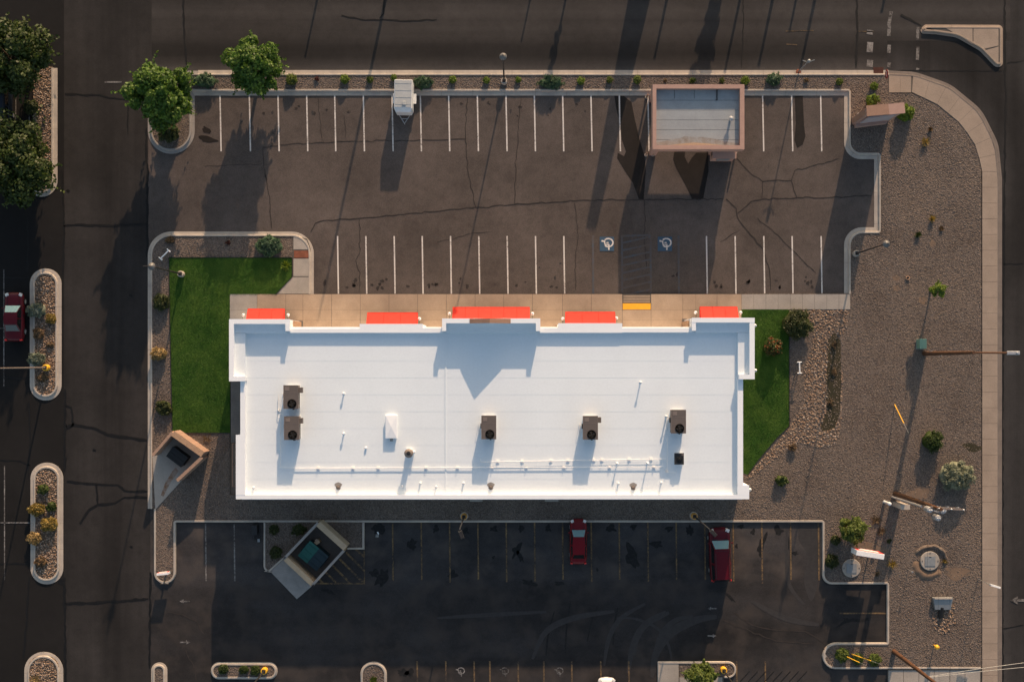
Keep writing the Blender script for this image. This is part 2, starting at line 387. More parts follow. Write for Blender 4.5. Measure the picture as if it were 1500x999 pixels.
# ------------------------------------------------------------------ ground, streets, lots
def struct(name, o): return tag(o, kind='structure')
struct('ground', MB().sheet([(-600, -600), (600, -600), (600, 600), (-600, 600)], -.10).build('ground', M['dirt']))
street = struct('street', MB().sheet(W([(-6000, 112), (-6000, -24), (9000, -24), (9000, 112)]), -.06).build('street', M['street']))
side = struct('side_street', MB().sheet(W(rounded([(1300, 118), (1455, 118, 150), (1455, 5000), (2000, 5000), (2000, -5000), (1480, -5000), (1480, 60), (1300, 60)], 16)), -.056).build('side_street', M['side_street']))
drive = struct('drive_lane', MB().sheet(W([(93, -20), (222, -20), (222, 2600), (93, 2600)]), -.052).build('drive_lane', M['drive']))
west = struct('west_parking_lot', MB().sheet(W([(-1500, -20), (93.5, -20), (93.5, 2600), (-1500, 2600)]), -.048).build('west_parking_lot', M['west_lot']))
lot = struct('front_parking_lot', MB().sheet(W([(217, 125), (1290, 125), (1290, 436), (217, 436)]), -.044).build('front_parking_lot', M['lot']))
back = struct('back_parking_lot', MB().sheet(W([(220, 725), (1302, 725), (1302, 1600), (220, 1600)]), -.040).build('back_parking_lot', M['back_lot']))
# layers for markings
ZST, ZCR, ZPA = -.030, -.026, -.020
def stripe(name, a, b, wpx, mat, parent, z=ZPA, zero=None):
    return MB().ribbon(W([a, b]), wpx/S, z).build(name, mat, parent)
# parking lines
for x in (323, 366, 408, 450, 491, 533, 575, 616.5, 658, 700, 742, 783.5, 825, 866.5, 908, 950, 992, 1034, 1076, 1118, 1160.5, 1203):
    stripe('parking_line', (x-.8, 140.5), (x+.8, 222), 2.0, M['white_line'], lot)
for x in (495, 536.5, 578, 619, 660.5, 702, 743.5, 785, 826.5, 1035.5, 1077.5, 1119.5, 1161, 1203.5):
    stripe('parking_line', (x-.6, 346), (x+.7, 430.5), 2.0, M['white_line'], lot)
for x in (868.5, 911, 953, 994):
    stripe('blue_line', (x, 345), (x+.6, 430), 3, M['blue_worn'], lot)
for k in range(8):
    y = 352+k*11
    stripe('blue_line', (912, y+4), (953, y-5), 2.6, M['blue_worn'], lot, ZPA+.003)
stripe('blue_line', (911, 346), (953, 344.5), 3, M['blue_worn'], lot, ZPA+.004)
def wheelchair(cx, cy, s, mat, parent, square=True):
    """s: px height"""
    if square:
        MB().sheet(W([(cx-s*.55, cy-s*.55), (cx+s*.5, cy-s*.55), (cx+s*.5, cy+s*.5), (cx-s*.55, cy+s*.5)]), ZPA).build('accessible_square', M['blue'], parent)
    z = ZPA+.005; m = MB()
    def P(u, v): return G2(cx+u*s, cy+v*s)
    arc = [P(.08+.34*math.cos(a), -.12+.30*math.sin(a)) for a in np.linspace(math.radians(-140), math.radians(135), 18)]
    m.ribbon(arc, .10*s/S, z)
    m.ribbon([P(-.42, -.25), P(-.20, -.22)], .12*s/S, z+.001)
    m.ribbon([P(-.20, -.26), P(-.16, .02), P(.14, .02)], .10*s/S, z+.002)
    m.ribbon([P(-.06, -.12), P(.10, -.12)], .08*s/S, z+.003)
    m.ribbon([P(.12, .0), P(.12, .42)], .10*s/S, z+.004)
    m.build('accessible_symbol', mat, parent)
wheelchair(889.5, 358, 20, M['white_line'], lot); wheelchair(974.5, 358, 20, M['white_line'], lot)
for x in (301, 343):
    stripe('parking_line', (x, 767), (x+.8, 851), 2, M['white_worn'], back)
for x in (575, 617, 658.5, 700, 741.5, 783, 824, 866, 907, 949, 990.5, 1032.5, 1074, 1116, 1158, 1199):
    stripe('parking_line', (x, 763.5), (x+.8, 852+random.uniform(-4, 4)), 2.2, M['yellow_worn'], back)
for x in (611, 653, 694.5, 717.5, 759, 796.5, 837.5, 880, 921, 1079, 1121):
    stripe('parking_line', (x, 968), (x+1, 1048), 2.2, M['yellow_worn'], back)
for x in (674, 738.5, 818.5): wheelchair(x, 984, 15, M['white_worn'], back, False)
for k in range(8):
    stripe('hatch_line', (1084+k*12, 998), (1098+k*12, 983), 1.2, M['oil'], back)
stripe('parking_line', (1230, 898), (1298, 898), 2.2, M['yellow_worn'], back)
for (a, b) in [((507, 809), (534, 836)), ((497, 818), (531, 852)), ((487, 828), (512, 853)), ((477, 838), (492, 853)), ((467, 848), (473, 854)), ((521, 804), (534, 816))]:
    stripe('hatch_line', a, b, 3, M['yellow_worn'], back)
stripe('hatch_line', (462, 854.5), (534.5, 854.5), 2.2, M['yellow_worn'], back, ZPA+.003); stripe('hatch_line', (533.5, 806), (533.5, 855), 2.2, M['yellow_worn'], back, ZPA+.004)
def arrow(cx, cy, L, d, mat, parent):
    P = lambda u, v: G2(cx+d*u*L, cy+v*L)
    MB().sheet([P(-.5, -.07), P(.1, -.07), P(.1, -.22), P(.5, 0), P(.1, .22), P(.1, .07), P(-.5, .07)], ZPA).build('painted_arrow', mat, parent)
arrow(270.5, 880.5, 15, -1, M['white_worn'], back); arrow(271, 940.5, 15, 1, M['white_worn'], back)
arrow(1043, 891, 13, -1, M['white_worn'], back); arrow(1043, 931, 13, 1, M['white_worn'], back)
arrow(1494, 879, 28, -1, M['street_white'], side)
for (x, y0, y1) in ((5.5, 395, 566), (6.5, 682, 849)): stripe('parking_line', (x, y0), (x, y1), 1.6, M['white_worn'], west)
stripe('parking_line', (-40, 481), (5, 481), 1.6, M['white_worn'], west); stripe('parking_line', (-40, 765.5), (43, 765.5), 1.8, M['white_worn'], west)
stripe('parking_line', (23, 130), (23, 176), 1.6, M['white_worn'], west); stripe('parking_line', (42, 150), (43, 186), 1.6, M['white_worn'], west)
# crosswalk and lane paint of the street
for (x, w_, ys) in ((1275, 9, ((44, 51), (62, 77), (88, 98))), (1303, 5, ((17, 38), (38, 53), (66, 78), (92, 99))), (1345, 4.5, ((40, 59), (68, 88), (100, 104)))):
    for (a, b) in ys: stripe('crosswalk_bar', (x+(3 if a < 38 and x == 1303 else 0), a), (x-1, b), w_, M['street_white'], street, -.044)
for (a, b) in (((1151, 46), (1192, 45)), ((1152, 65), (1168, 66)), ((1255, 46), (1281, 47))): stripe('lane_line', a, b, 1.6, M['street_yellow'], street, -.044)
stripe('lane_line', (153, 120.5), (178, 120.5), 2.2, M['white_worn'], drive, -.036)
# tar seams and cracks
def wig(pts, amp, n=6):
    out = []
    for i in range(len(pts)-1):
        (x0, y0), (x1, y1) = pts[i], pts[i+1]
        L = math.hypot(x1-x0, y1-y0); k = max(1, int(L/n))
        for j in range(k):
            t = j/k; e = amp if j else amp*.3
            out.append((x0+(x1-x0)*t+random.gauss(0, e), y0+(y1-y0)*t+random.gauss(0, e)))
    return out+[pts[-1]]
def crack(pts, wpx, parent, mat='crack', amp=.7, z=ZCR):
    p = wig(pts, amp); ws = [wpx/S*random.uniform(.6, 1.3) for _ in p]; ws[-1] *= .4
    if mat == 'tar': ws = [v*1.25 for v in ws]
    return MB().ribbon(W(p), ws, z).build('tar_seam' if mat == 'tar' else 'crack', M[mat], parent)
for p, w_ in [([(93, 331), (115, 329), (160, 331), (215, 328)], 2.6), ([(94, 327), (92, 290), (91, 250)], 2), ([(94, 330), (92, 405)], 2.2), ([(216, 240), (215.5, 300), (215, 377)], 2.6),
              ([(96, 594), (104, 597), (107, 622), (97, 629)], 2), ([(97, 625), (107, 622), (140, 628), (158, 637), (217, 645)], 3), ([(95, 570), (94.5, 690)], 2.6), ([(98, 705), (125, 708), (172, 710), (183, 719), (217, 720)], 2.6),
              ([(141, 710), (143, 738)], 2.2), ([(117, 767), (130, 747), (143, 739), (168, 737), (182, 728), (218, 729)], 2.6), ([(96, 884), (150, 882), (217, 877)], 3), ([(94, 846), (96, 999), (96, 1050)], 3), ([(220, 838), (219, 979)], 2.6),
              ([(95, 138), (140, 139), (187, 147)], 2), ([(187, 150), (187, 197)], 1.6), ([(214, 188), (214, 240)], 2)]:
    crack(p, w_, drive, 'tar', .5, -.034)
for p, w_ in [([(42, 590), (44, 640), (41, 700)], 2), ([(0, 553), (43, 554)], 2), ([(0, 674), (30, 675), (44, 682)], 1.8), ([(0, 826), (42, 825)], 2), ([(43, 845), (37, 930), (34, 965)], 2.4), ([(0, 407), (42, 407)], 2), ([(40, 320), (40, 400)], 2)]:
    crack(p, w_, west, 'tar', .5, -.034)
for p, w_ in [([(1255, -20), (1256, 40), (1254, 100)], 2.6), ([(1088, -20), (1089, 40), (1086, 100)], 1.1), ([(1300, 104), (1472, 104)], 1.2), ([(1472, 0), (1473, 130)], 2.4), ([(1320, 22), (1350, 38)], 2.4), ([(500, 23), (530, 29), (600, 31), (640, 29)], 1.6), ([(563, -10), (562, 20), (556, 27)], 2.4), ([(268, -10), (270, 60), (274, 99)], 2.2)]:
    crack(p, w_, street, 'tar', .5, -.042)
for p, w_ in [([(1474, 130), (1472, 260), (1469, 600), (1469, 1010)], 2), ([(1470, 387), (1500, 386)], 1.2), ([(1475, 93), (1500, 89)], 1.2), ([(1468, 921), (1500, 915)], 1.2)]:
    crack(p, w_, side, 'tar', .4, -.042)
for p, w_ in [([(385, 216), (425, 211), (520, 207), (600, 206), (683, 204)], 1.5), ([(684, 143), (682, 200), (685, 250), (697, 304)], 1.5), ([(763, 143), (759, 200), (756, 245), (754, 300)], 1.4), ([(466, 143), (472, 207)], 1), ([(504, 170), (507, 206)], 1),
              ([(455, 340), (462, 327), (475, 323), (560, 317), (697, 304), (770, 299), (860, 293), (1060, 292)], 1.9), ([(526, 322), (527, 370), (521, 382), (528, 400), (526, 429)], 1.4), ([(842, 297), (847, 345), (843, 370), (843, 425)], 1.3), ([(388, 255), (395, 290), (398, 336)], 1.8), ([(385, 216), (386, 245), (392, 265)], 1.3),
              ([(1075, 227), (1100, 255), (1117, 266), (1116, 291)], 1.6), ([(1117, 266), (1140, 264), (1159, 265), (1168, 290)], 1.6), ([(1159, 265), (1164, 250), (1230, 232)], 1.4), ([(1064, 292), (1078, 305), (1081, 320), (1100, 345), (1118, 365), (1127, 395), (1129, 425)], 2.2), ([(1081, 312), (1100, 295), (1120, 291), (1200, 290), (1277, 287)], 1.8), ([(1055, 355), (1085, 337)], 1), ([(1110, 320), (1140, 345), (1165, 370), (1195, 400)], 1.2), ([(944, 293), (945, 360), (947, 395)], 1.2), ([(740, 118), (741, 143)], 1), ([(300, 244), (384, 240)], .9), ([(640, 355), (690, 342), (720, 340)], .9)]:
    crack(p, w_*.72, lot)
for p, w_ in [([(245, 896), (268, 900), (290, 912), (300, 930)], 1.6), ([(272, 952), (284, 975), (288, 999)], 1.6), ([(1075, 896), (1100, 915), (1130, 922), (1180, 925), (1215, 945)], 2), ([(1060, 908), (1100, 925), (1140, 940), (1190, 943)], 1.6)]:
    crack(p, w_, back, z=-.028)
def spline(p, n=6):
    q = [p[0]]+list(p)+[p[-1]]; out = []
    for i in range(1, len(q)-2):
        for k in range(n):
            t = k/n; out.append(tuple(.5*(2*q[i][j]+(q[i+1][j]-q[i-1][j])*t+(2*q[i-1][j]-5*q[i][j]+4*q[i+1][j]-q[i+2][j])*t*t+(3*q[i][j]-q[i-1][j]-3*q[i+1][j]+q[i+2][j])*t**3) for j in (0, 1)))
    return out+[p[-1]]
# damp and oil marks
def blob(cx, cy, rx, ry, mat, parent, rot=0, z=ZST, jag=.3, name='oil_stain'):
    n = 22; ph = random.random()*9; pts = []
    for i in range(n):
        a = 2*math.pi*i/n; k = 1+jag*(mnoise.noise((math.cos(a)*1.6+ph, math.sin(a)*1.6, ph)))*1.6
        u, v = rx*k*math.cos(a), ry*k*math.sin(a)
        pts.append((cx+u*math.cos(rot)-v*math.sin(rot), cy+u*math.sin(rot)+v*math.cos(rot)))
    return MB().sheet(W(pts), z).build(name, M[mat], parent)
def patch(pts, mat, parent, name, z=ZST): return MB().sheet(W(pts), z).build(name, M[mat], parent)
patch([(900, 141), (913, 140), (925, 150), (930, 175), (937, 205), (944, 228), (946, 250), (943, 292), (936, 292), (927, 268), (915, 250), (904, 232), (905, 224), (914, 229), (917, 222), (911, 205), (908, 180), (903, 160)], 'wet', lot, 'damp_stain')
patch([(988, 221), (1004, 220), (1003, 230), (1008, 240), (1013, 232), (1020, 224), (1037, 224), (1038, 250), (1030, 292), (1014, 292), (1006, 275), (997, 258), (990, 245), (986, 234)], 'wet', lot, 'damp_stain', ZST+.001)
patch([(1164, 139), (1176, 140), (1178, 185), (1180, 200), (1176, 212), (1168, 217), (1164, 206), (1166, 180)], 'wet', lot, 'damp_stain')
patch([(900, 134), (960, 137), (960, 141.2), (900, 140)], 'wet', lot, 'damp_stain', ZST-.002)
patch([(1145, 134), (1200, 133.5), (1178, 140), (1160, 140)], 'wet', lot, 'damp_stain', ZST-.002)
blob(304, 204, 13, 4.5, 'wet', lot, .1); blob(303, 191, 8, 4, 'wet', lot, .5)
for (x, y, r) in ((475, 414, 4), (517, 417, 4), (553, 418, 3), (634, 419, 4), (638, 417, 3), (1054, 418, 4), (1098, 415, 4), (1143, 420, 3), (992, 400, 4), (1188, 415, 4)):
    for _ in range(3): blob(x+random.gauss(0, 3), y+random.gauss(0, 2.5), r*random.uniform(.3, .7), r*random.uniform(.3, .7), 'crack', lot, 0, ZST+.002)
for (x, y) in ((399, 165), (400, 195), (399, 212), (748, 163), (790, 392), (813, 407), (821, 386), (458, 165)):
    blob(x, y, random.uniform(1.2, 2), random.uniform(1.2, 3), 'scuff', lot, 0, ZST+.002, name='paint_fleck')
for (x, y, rx, ry, r) in ((757, 806, 6, 12, .4), (762, 815, 4, 10, -.5), (664, 842, 9, 5, -.5), (604, 798, 7, 9, 0), (638, 775, 5, 6, 0), (682, 778, 6, 5, 0), (724, 775, 7, 4, 0), (764, 774, 6, 5, .3), (803, 774, 5, 6, 0), (553, 776, 10, 9, 0), (560, 845, 9, 15, .5), (548, 839, 7, 5, .2), (925, 815, 8, 16, -.4), (962, 797, 10, 5, .1), (1010, 777, 6, 8, 0), (928, 772, 5, 4, 0), (895, 774, 9, 6, 0), (776, 853, 10, 4, .2), (1079, 800, 3, 3, 0), (1103, 779, 3, 4, 0), (1154, 795, 3, 12, 0), (1165, 810, 5, 3, 0), (1140, 776, 7, 7, 0), (1116, 800, 6, 16, .3), (875, 834, 2, 2.5, 0), (723, 816, 3, 2.4, 0), (820, 854, 9, 3, 0), (1070, 875, 3, 9, -.8), (1240, 907, 5, 3, 0), (980, 775, 6, 4, 0), (1086, 771, 5, 3, 0), (480, 866, 12, 3, .4), (600, 985, 6, 5, 0), (590, 985, 9, 6, 0)):
    blob(x, y, rx*.9, ry*.9, 'oil', back, r, -.034, .5)
patch([(1225, 918), (1236, 909), (1250, 905), (1262, 907), (1272, 904), (1273, 908), (1262, 911), (1248, 910), (1238, 913), (1227, 919)], 'oil', back, 'oil_stain', -.033)
patch(spline([(1172, 770), (1200, 768), (1201, 820), (1197, 858), (1188, 880), (1178, 850), (1183, 815), (1170, 790), (1172, 770)]), 'scuff', back, 'pale_patch', -.0392)  # paler ragged patch by the east kerb, in the scuff material
scz = -.0385
for pts, wd in (([(985, 1000), (983, 960), (975, 935), (960, 918), (930, 906), (900, 905)], 4), ([(960, 985), (962, 950), (972, 925), (990, 908), (1015, 902)], 8), ([(930, 960), (935, 930), (950, 908), (975, 895)], 5), ([(898, 945), (900, 915), (905, 890)], 3), ([(860, 940), (868, 905), (876, 888)], 3), ([(800, 960), (803, 930), (812, 895)], 3), ([(1153, 770), (1153, 830), (1158, 860), (1178, 885)], 6), ([(828, 960), (830, 920), (836, 880)], 2.5), ([(955, 992), (962, 955), (985, 925), (1020, 908), (1050, 903)], 13), ([(920, 985), (928, 945), (945, 915), (980, 897)], 10), ([(885, 975), (892, 935), (910, 905), (945, 884)], 7), ([(780, 965), (800, 925), (840, 905), (900, 895)], 9), ([(640, 905), (720, 900), (800, 896)], 6), ([(1100, 880), (1150, 905), (1200, 915)], 9)):
    p = spline(pts)
    scz += .0007; ws_ = [wd/S*(.35+.65*math.sin(math.pi*min(1, max(0, (i+.3)/len(p))))) for i in range(len(p))]; MB().ribbon(W(p), ws_, scz).build('tyre_scuff', M['scuff'] if wd > 3.5 else M['oil'], back)
for (x, y, r_) in [(random.choice((387, 429, 470, 512, 554, 638, 679, 721, 763, 804, 845))+random.gauss(0, 5), random.uniform(150, 175), random.uniform(1, 2.5)) for _ in range(16)]+[(random.choice((516, 557, 598, 640, 681, 723, 764, 805, 1057, 1098, 1140, 1182))+random.gauss(0, 5), random.uniform(405, 424), random.uniform(1, 3)) for _ in range(22)]:
    blob(x, y, r_, r_*random.uniform(.6, 1.1), 'crack', lot, 0, ZST+.0005, .5)
for (x, y, r) in ((191, 433, 3), (192, 801, 2.4), (100, 280, 3), (138, 659, 3), (89, 852, 5)): blob(x, y, r, r*.6, 'tar', drive, .3, -.036, .5)

# ------------------------------------------------------------------ kerbs, gravel beds, paving
def kerb(pts, side=1, h=.15, top=.17, gut=.42, seg=3.0, mat='kerb', px=True, z0=-.06):
    """pts (px): line of the kerb face; the gutter lies to the side"""
    P = W(pts); parent = tag(empty('kerb'), kind='structure')
    d = [0]
    for i in range(1, len(P)): d.append(d[-1]+math.hypot(P[i][0]-P[i-1][0], P[i][1]-P[i-1][1]))
    L = d[-1]; n = max(1, round(L/seg)); nrm = []
    for i in range(len(P)):
        a, b = P[max(i-1, 0)], P[min(i+1, len(P)-1)]
        if 0 < i < len(P)-1:
            u1 = Vector((P[i][0]-a[0], P[i][1]-a[1])).normalized(); u2 = Vector((b[0]-P[i][0], b[1]-P[i][1])).normalized()
            t = (u1+u2).normalized(); k = 1/max(.5, t.dot(u2))
        else: t = Vector((b[0]-a[0], b[1]-a[1])).normalized(); k = 1
        nrm.append((-t.y*k*side, t.x*k*side))
    def at(s):
        s = min(max(s, 0), L)
        for i in range(1, len(d)):
            if s <= d[i]+1e-9:
                t = (s-d[i-1])/max(1e-9, d[i]-d[i-1])
                x, y = P[i-1][0]+(P[i][0]-P[i-1][0])*t, P[i-1][1]+(P[i][1]-P[i-1][1])*t
                u = [nrm[i-1][j]*(1-t)+nrm[i][j]*t for j in (0, 1)]
                return (x, y, u[0], u[1])
    prof = [(-top, z0-.05), (-top, h-.015), (-top+.015, h), (-.03, h), (0, h-.03), (.03, .002)]
    prof += [(gut, -.012), (gut, z0-.05)] if gut > 0 else [(.035, z0-.05)]
    m = len(prof)
    for k in range(n):
        s0, s1 = L*k/n+.008, L*(k+1)/n-.008
        ss = [s0]+[q for q in d if s0+.02 < q < s1-.02]+[s1]; vs = []
        for s_ in ss:
            x, y, nx, ny = at(s_)
            vs += [(x+nx*o, y+ny*o, z) for o, z in prof]
        fs = []
        for r in range(len(ss)-1):
            for j in range(m):
                a, b = r*m+j, r*m+(j+1) % m
                q = (a, b, b+m, a+m); fs.append(q if side > 0 else q[::-1])
        e0 = tuple(range(m)); e1 = tuple(range((len(ss)-1)*m, len(ss)*m))
        fs += [e0[::-1], e1] if side > 0 else [e0, e1[::-1]]
        MB().add(vs, fs).build('kerb_section', M[mat], parent)
    return parent
# front planter and east yard: street side, then lot side (pixel y grows downwards: side flips)
lotk = rounded([(280.5, 134), (1243, 134, 2), (1243, 227, 18), (1287, 227, 2), (1287, 339.5, 2), (1243, 339.5, 20), (1243, 431)], 8)
kerb([(1302, 108.6), (290, 108.6)], -1, gut=.36)
kerb(rounded([(290, 108.6), (221, 108.6, 54), (221, 221, 29.5), (280.5, 221, 29), (280.5, 134)], 10), -1, gut=.30, mat='kerb_grey')
kerb(lotk, -1, gut=.42)
kerb(rounded([(1302, 108.6), (1340, 110.5, 60), (1390, 128, 60), (1434, 164, 60), (1458, 212, 60), (1463, 262, 60), (1463, 1100)], 6), 1, h=.133, gut=.32, mat='gutter')
# west strip
kerb(rounded([(455, 431), (455, 344, 28), (221, 344, 30), (221, 745)], 10), -1, gut=.30)
kerb(rounded([(226, 745), (226, 854, 16), (257.5, 854, 16), (257.5, 764.5, 1), (1204.5, 764.5, 1), (1204.5, 855, 14), (1299, 855, 1), (1299, 941, 1), (1205, 941, 19), (1205, 979, 19), (1436, 979)], 8), -1, gut=0, top=.19)
kerb(rounded([(386.5, 765), (386.5, 836, 8), (395, 837, 6), (416, 818)], 5), -1, gut=0, top=.17)
kerb([(533.5, 765), (533.5, 804), (509, 804)], 1, gut=0, top=.17)
def island(x0, y0, x1, y1, r, gut=.36, cut=None, mat='kerb', closed_bottom=True, clip=None):
    ym = (y0+y1)/2
    kerb(rounded([(x0, ym), (x0, y0, r), (x1, y0, r), (x1, ym)], 10), 1, gut=gut, seg=2.6, mat=mat)
    kerb(rounded([(x1, ym), (x1, y1, r), (x0, y1, r), (x0, ym)], 10), 1, gut=gut, seg=2.6, mat=mat)
for (x0, y0, x1, y1) in ((49, 399, 84.5, 581), (50, 683, 87, 850), (41, 960, 87, 1090)): island(x0, y0, x1, y1, (x1-x0)/2-.5)
kerb(rounded([(78.5, 100), (78.5, 283, 18), (48, 283, 12), (48, 262)], 8), 1, gut=.36)
island(310.5, 971, 405, 993, 10.5, gut=.1); island(224.5, 973, 242, 1090, 8.3, gut=.2); island(529, 970, 565.5, 1090, 17, gut=.08)
kerb(rounded([(963.5, 1060), (963.5, 968.5, 1), (1078, 968.5, 11.5), (1078, 992, 11.5), (1060, 992)], 6), 1, gut=0)
tag(MB().sheet(W([(-2600, -26), (1478, -26), (1478, -400), (-2600, -400)]), -.02).build('verge', M['gravel']), kind='structure')
kerb([(1478, -24.5), (-500, -24.5)], 1, gut=.3, seg=6)
# right-turn island in the street
kerb(rounded([(1352, 44, 3), (1356, 39.5, 3), (1466, 40, 4), (1466, 96, 3.5), (1459, 95, 5), (1437, 72, 30), (1402, 52, 40), (1370, 47.5, 20), (1352, 46.5, 2), (1351.5, 43)], 5), 1, gut=.2, mat='sidewalk')

ZG = .085
gp = {}
def bed(name, key, pts, mat='gravel', z=ZG, kind='structure', depth=.2):
    p = W(pts); gp[key] = p
    o = MB().prism(p, z-depth, z).build(name, M[mat]); return tag(o, kind=kind)
sw_in = rounded([(1301, 137), (1336, 137, 20), (1372, 153, 40), (1408, 183, 40), (1430, 216, 40), (1437, 250, 40), (1437, 977)], 6)
bed('gravel_bed', 'front', rounded([(1245, 110), (222.5, 110, 52), (222.5, 219.5, 28), (279, 219.5, 28), (279, 132.5), (1245, 132.5)], 8, True))
east = [(1245, 110), (1302, 110)]+sw_in+[(1300, 977.5), (1216, 977.5), (1207, 971), (1206, 960), (1207, 949), (1216, 943), (1300.5, 943), (1300.5, 853), (1216, 853), (1208, 850), (1206, 842), (1206, 728), (1088, 728), (1088, 430), (1245, 430)]+rounded([(1245, 360), (1245, 341, 18), (1289, 341), (1289, 225.5), (1245, 225.5, 16), (1245, 200)], 8)
bed('gravel_bed', 'east', east, z=ZG+.004)
bed('gravel_bed', 'south', rounded([(223, 420), (223, 346, 28), (453, 346, 27), (453, 433)], 8)+[ (337, 433), (337, 725), (1206.5, 725), (1206.5, 763), (256, 763), (256, 845), (249, 852), (235, 852), (227.5, 845), (227.5, 745), (223, 745)], z=ZG)
bed('gravel_bed', 'bin_bed', [(388, 763), (533, 763), (533, 803), (500, 803), (464, 764.5), (415, 816), (396, 835), (388, 830)], z=ZG-.012)
for key, (x0, y0, x1, y1) in (('i1', (50, 400, 83.5, 580)), ('i2', (51, 684, 86, 849)), ('i3', (42, 961, 86, 1089))):
    bed('planting_bed', key, rounded([(x0, y0, 16), (x1, y0, 16), (x1, y1, 16), (x0, y1, 16)], 8, True), 'river_bed', ZG-.02)
bed('planting_bed', 'i0', rounded([(77.5, 98), (77.5, 282, 17), (49, 282, 11), (49, 98)], 8, True), 'river_bed', ZG-.02)
bed('gravel_bed', 'i4', rounded([(311.5, 972, 9), (404, 972, 9), (404, 992, 9), (311.5, 992, 9)], 6, True))
bed('gravel_bed', 'i5', rounded([(225.5, 974, 7), (241, 974, 7), (241, 1088), (225.5, 1088)], 6, True))
bed('gravel_bed', 'i6', rounded([(530, 971, 15), (564.5, 971, 15), (564.5, 1088), (530, 1088)], 6, True))
bed('gravel_bed', 'i7', rounded([(995, 970), (1077, 970, 10), (1077, 991, 10), (1055, 991), (995, 991)], 6, True))
# turf
bed('lawn', 'turf_w', [(248, 377.5), (428.5, 377.5), (428.5, 406), (404, 432.5), (337, 432.5), (337, 553), (337.5, 634), (253, 634), (249, 450)], 'turf', ZG+.03)
bed('lawn', 'turf_e', [(1086, 453.5), (1155.5, 453.5), (1156, 624), (1138, 641), (1112, 672), (1095, 695), (1086, 692)], 'turf', ZG+.03)
# loose soil, damp trench, river stones
def flat(name, pts, mat, z, kind='structure'): return tag(MB().sheet(W(pts), z).build(name, M[mat]), kind=kind)
def ragged(cx, cy, rx, ry, jag=.35, n=26):
    ph = random.random()*9; out = []
    for i in range(n):
        a = 2*math.pi*i/n; k = 1+jag*mnoise.noise((math.cos(a)*1.5+ph, math.sin(a)*1.5, ph))*1.6
        out.append((cx+rx*k*math.cos(a), cy+ry*k*math.sin(a)))
    return out
flat('dirt_patch', [(1212, 500), (1222, 486), (1231, 500), (1232, 560), (1230, 605), (1222, 628), (1204, 632), (1201, 622), (1210, 600), (1209, 560)], 'moss', ZG+.008)
# low berm of bare soil round the east manhole, modelled as a ring with height
def mound(name, cx, cy, r0, r1, a0, a1, h, mat):
    vs = []; n = 24; m = 6
    for i in range(n+1):
        a = a0+(a1-a0)*i/n; e = math.sin(math.pi*i/n)**.5
        for j in range(m+1):
            t = j/m; r = r0+(r1-r0)*t*(.45+.4*e+.22*mnoise.noise((i*.3, cy, 1))); q = G2(cx+r*math.cos(a), cy+r*math.sin(a)*.85)
            vs.append((q[0], q[1], ZG+.004+h*e*math.sin(math.pi*min(1, t*1.0))**1.2*(1+.5*mnoise.noise((i*.45+cx, j*.8, 3)))-(.012 if j in (0, m) or i in (0, n) else 0)))
    fs = [(i*(m+1)+j, i*(m+1)+j+1, (i+1)*(m+1)+j+1, (i+1)*(m+1)+j) for i in range(n) for j in range(m)]
    return tag(MB().add(vs, [f[::-1] for f in fs]).build(name, M[mat], None, True), kind='structure')
mound('dirt_mound', 1362, 824, 15, 32, math.radians(40), math.radians(190), .14, 'soil')
flat('dirt_patch', ragged(1404, 838, 24, 8, .5), 'soil', ZG+.010)
mound('dirt_mound', 1362, 820, 20, 29, math.radians(205), math.radians(380), .24, 'gravel')
flat('dirt_patch', ragged(1345, 722, 15, 7), 'soil', ZG+.010)
flat('dirt_patch', ragged(1272, 802, 22, 9), 'soil', ZG+.010)
flat('dirt_patch', ragged(1425, 655, 14, 6), 'moss', ZG+.010)
flat('dirt_patch', ragged(1352, 440, 8, 5), 'soil', ZG+.010)
for (x, y) in ((1312, 407), (1313, 422), (1365, 357)): flat('dirt_patch', ragged(x, y, 5, 4, .3), 'soil', ZG+.010)
# stones
PH = (1+5**.5)/2
ICO = np.array([(-1, PH, 0), (1, PH, 0), (-1, -PH, 0), (1, -PH, 0), (0, -1, PH), (0, 1, PH), (0, -1, -PH), (0, 1, -PH), (PH, 0, -1), (PH, 0, 1), (-PH, 0, -1), (-PH, 0, 1)])/1.9
ICF = np.array([(0, 11, 5), (0, 5, 1), (0, 1, 7), (0, 7, 10), (0, 10, 11), (1, 5, 9), (5, 11, 4), (11, 10, 2), (10, 7, 6), (7, 1, 8), (3, 9, 4), (3, 4, 2), (3, 2, 6), (3, 6, 8), (3, 8, 9), (4, 9, 5), (2, 4, 11), (6, 2, 10), (8, 6, 7), (9, 8, 1)])
OCT = np.array([(1, 0, 0), (-1, 0, 0), (0, 1, 0), (0, -1, 0), (0, 0, 1), (0, 0, -1)], float)
OCF = np.array([(0, 2, 4), (2, 1, 4), (1, 3, 4), (3, 0, 4), (2, 0, 5), (1, 2, 5), (3, 1, 5), (0, 3, 5)])
